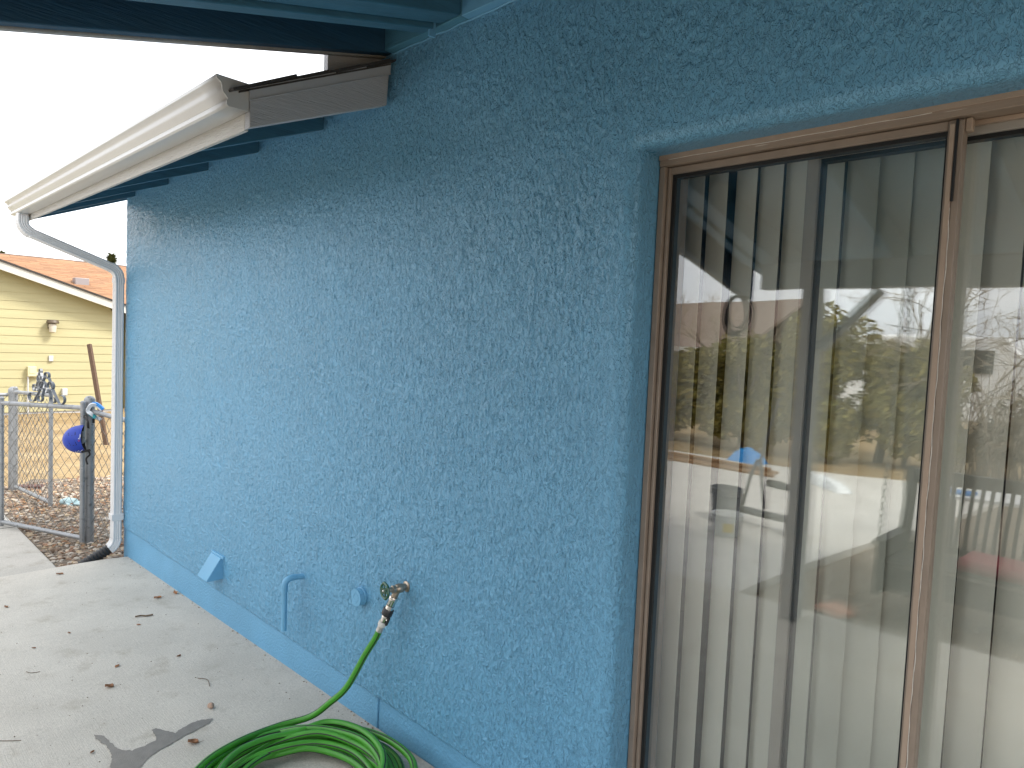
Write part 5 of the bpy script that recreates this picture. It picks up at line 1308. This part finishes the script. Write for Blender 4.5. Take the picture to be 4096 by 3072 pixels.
for i in range(13):
    for j in range(7):
        u_, v_ = i/6-1, j/3-1; d_ = max(0, 1-u_*u_)*max(0, 1-v_*v_)
        V_.append((1.98+u_*.42+v_*.05+rg.gauss(0, .008), -7.25+u_*.36-v_*.10+rg.gauss(0, .008), CZ+.003+.13*d_**.6+(rg.gauss(0, .014) if d_ > .05 else 0)))
m.add(V_, [(i*7+j, i*7+j+1, (i+1)*7+j+1, (i+1)*7+j) for i in range(12) for j in range(6)])
tag(m.build('bag', 'bag_white', smooth=True), 'white plastic bag lying on the reflected concrete', 'bag')
m = MB(); m.tube([(1.62, -6.50, CZ+.045), (1.80, -6.42, CZ+.05), (1.92, -6.40, CZ+.045)], [.04, .05, .035], 10); tag(m.build('dark_roll', 'rubber', smooth=True), 'small dark roll on the reflected concrete near the bag', 'roll')
m = MB(); m.lathe([(.10, 0), (.135, .012), (.125, .03), (.05, .036)], (3.77, -2.80, -.075), (0, 0, 1), 14, squash=lambda k: 0.85+.15*math.sin(k*1.7)); tag(m.build('flagstone', 'flagstone_pink', smooth=True), 'pinkish flat stone on the gravel reflected in the door', 'stone')

# cable coil on the barge tail
t = thing('cable_coil', 'coiled dark cable hanging from the patio roof corner, reflected', 'cable', (3.07, -2.62, 1.98))
m = MB()
for k in range(7):
    r_ = .105+.014*math.sin(k*2.3); ox = .018*math.sin(k*1.7)
    m.tube([(3.07+(r_*(.72+.12*math.sin(k*1.9))*math.sin(a)+ox)*.80, -2.62-(r_*(.72+.12*math.sin(k*1.9))*math.sin(a)+ox)*.58+.006*k-.02, 1.962-r_*1.15+r_*1.15*math.cos(a)) for a in np.linspace(0, 2*PI, 36, endpoint=False)], .0048, 6, closed=True)
m.tube([(3.07, -2.64, 1.74), (3.075, -2.66, 1.68), (3.07, -2.63, 1.62)], .0048, 6); m.build('loops', 'cable_grey', t, smooth=True)
m = MB(); m.tube([(3.072, -2.62, 1.99), (3.072, -2.62, 1.965), (3.072, -2.612, 1.955), (3.072, -2.60, 1.96)], .004, 6); m.build('hook', 'steel_dark', t)

# porch swing
t = thing('porch_swing', 'dark slatted porch swing on chains, reflected at right of the door', 'swing', (4.7, -3.1, 0.05))
SX0, SX1 = 3.93, 5.35
def sb(name, *a, mt='swing_black', par=t): mm = MB(); mm.box(*a); return mm.build(name, mt, par, bevel=.003)
for i in range(7): sb('seat_slat', SX0+.05, SX1-.05, -3.42+.065*i, -3.42+.065*i+.045, .265, .285)
sb('seat_rail', SX0+.02, SX1-.02, -2.985, -2.945, .10, .262); sb('seat_rail', SX0+.02, SX1-.02, -3.46, -3.42, .20, .262)
for i in range(26):
    x = SX0+.06+i*(SX1-SX0-.12)/25; m = MB(); m.obox((x, -3.44, .29), (x, -3.58, .76), .022, .012, up=(0, 1, .3)); m.build('back_slat', 'swing_black', t)
m = MB(); m.obox((SX0, -3.595, .79), (SX1, -3.595, .79), .035, .085); m.build('top_rail', 'swing_black', t, bevel=.006)
m = MB(); m.obox((SX0, -3.45, .31), (SX1, -3.45, .31), .03, .05); m.build('lower_rail', 'swing_black', t, bevel=.004)
for x in (SX0, SX1-.05):
    sb('arm_panel', x, x+.05, -3.42, -2.96, .06, .385); sb('armrest', x-.01, x+.06, -3.52, -2.93, .386, .415)
    m = MB(); m.obox((x+.025, -3.43, .30), (x+.025, -3.60, .84), .05, .06, up=(0, 1, .3)); m.build('back_post', 'swing_black', t, bevel=.004)
m = MB(); m.prism([(-3.42, .29), (-3.02, .29), (-3.0, .33), (-3.04, .37), (-3.40, .36)], 0, 4.35, 5.0); tag(m.build('cushion', 'cushion_red', bevel=.02, seg=3), 'red seat cushion on the dark swing in the reflection', 'cushion')
def chain(name, a, b):
    a = Vector(a); b = Vector(b); d = (b-a); n = int(d.length/.042); d.normalize(); s1 = d.orthogonal().normalized(); s2 = d.cross(s1); mm = MB()
    for i in range(n):
        c = a+d*(.042*i+.02); s_ = s1 if i % 2 else s2
        mm.tube([c+d*(.027*math.cos(q_))+s_*(.012*math.sin(q_)) for q_ in np.linspace(0, 2*PI, 10, endpoint=False)], .0038, 5, closed=True, ref=d.cross(s_))
    return mm.build(name, 'steel_dark', t, smooth=True)
for x in (SX0+.02, SX1-.03):
    chain('chain', (x, -2.98, .415), (x+.01, -3.12, 2.44)); chain('chain', (x, -3.50, .415), (x+.01, -3.14, 2.44))
# low table with papers beyond the swing
t = thing('yard_table', 'pale topped low table reflected behind the swing', 'table', (4.15, -5.05, -.08))
m = MB(); m.box(3.80, 4.50, -5.30, -4.80, .46, .49); m.build('table_top', 'board_white', t, bevel=.003)
for x in (3.84, 4.46):
    for y in (-5.26, -4.84): m = MB(); m.box(x-.02, x+.02, y-.02, y+.02, -.08, .459); m.build('leg', 'steel_dark', t)
m = MB(); m.box(3.86, 4.05, -5.05, -4.9, .4905, .512); tag(m.build('tray', 'tarp_blue', bevel=.005), 'small blue tray on the reflected table', 'tray')

# house behind the hedge, brown roof
bh = thing('rear_house', 'brown roofed house beyond the hedge in the reflection', 'house', (-9, -19, -.1))
m = MB(); m.box(-17, -4.2, -24, -17.0, -.2, 1.75); m.build('walls', 'stucco_brown', bh)
m = MB(); m.prism([(-16.5, 1.72), (-20.5, 3.35), (-24.5, 1.72), (-24.5, 1.62), (-20.5, 3.25), (-16.5, 1.62)], 0, -17.4, -3.8); m.build('roof', 'roof_brown', bh)
m = MB(); m.box(-17.4, -3.8, -16.5, -16.38, 1.55, 1.70); m.build('gutter', 'neighbour_white', bh)
for x in (-12, -8): m = MB(); m.box(x, x+1.2, -17.0, -16.97, .6, 1.45); m.build('window', 'glass_dark', bh)
vh = thing('white_van', 'white van parked beyond the trees in the reflection', 'van', (1.2, -17, -.1))
m = MB(); m.prism([(-1.2, .25), (-1.2, 1.9), (-1.0, 2.15), (2.3, 2.15), (2.9, 1.35), (3.6, 1.15), (3.7, .3)], 1, -17.9, -16.1); m.build('body', 'vehicle_white', vh, bevel=.06, seg=3)
for x0, x1 in ((-.9, .5), (.7, 2.1)): m = MB(); m.box(x0, x1, -16.1, -16.06, 1.35, 1.85); m.build('window', 'glass_dark', vh)
for x in (-.3, 2.8): m = MB(); m.lathe([(.2, -.1), (.32, -.1), (.34, 0), (.32, .1), (.2, .1)], (x, -16.15, .24), (0, 1, 0), 20); m.build('wheel', 'rubber', vh, smooth=True)
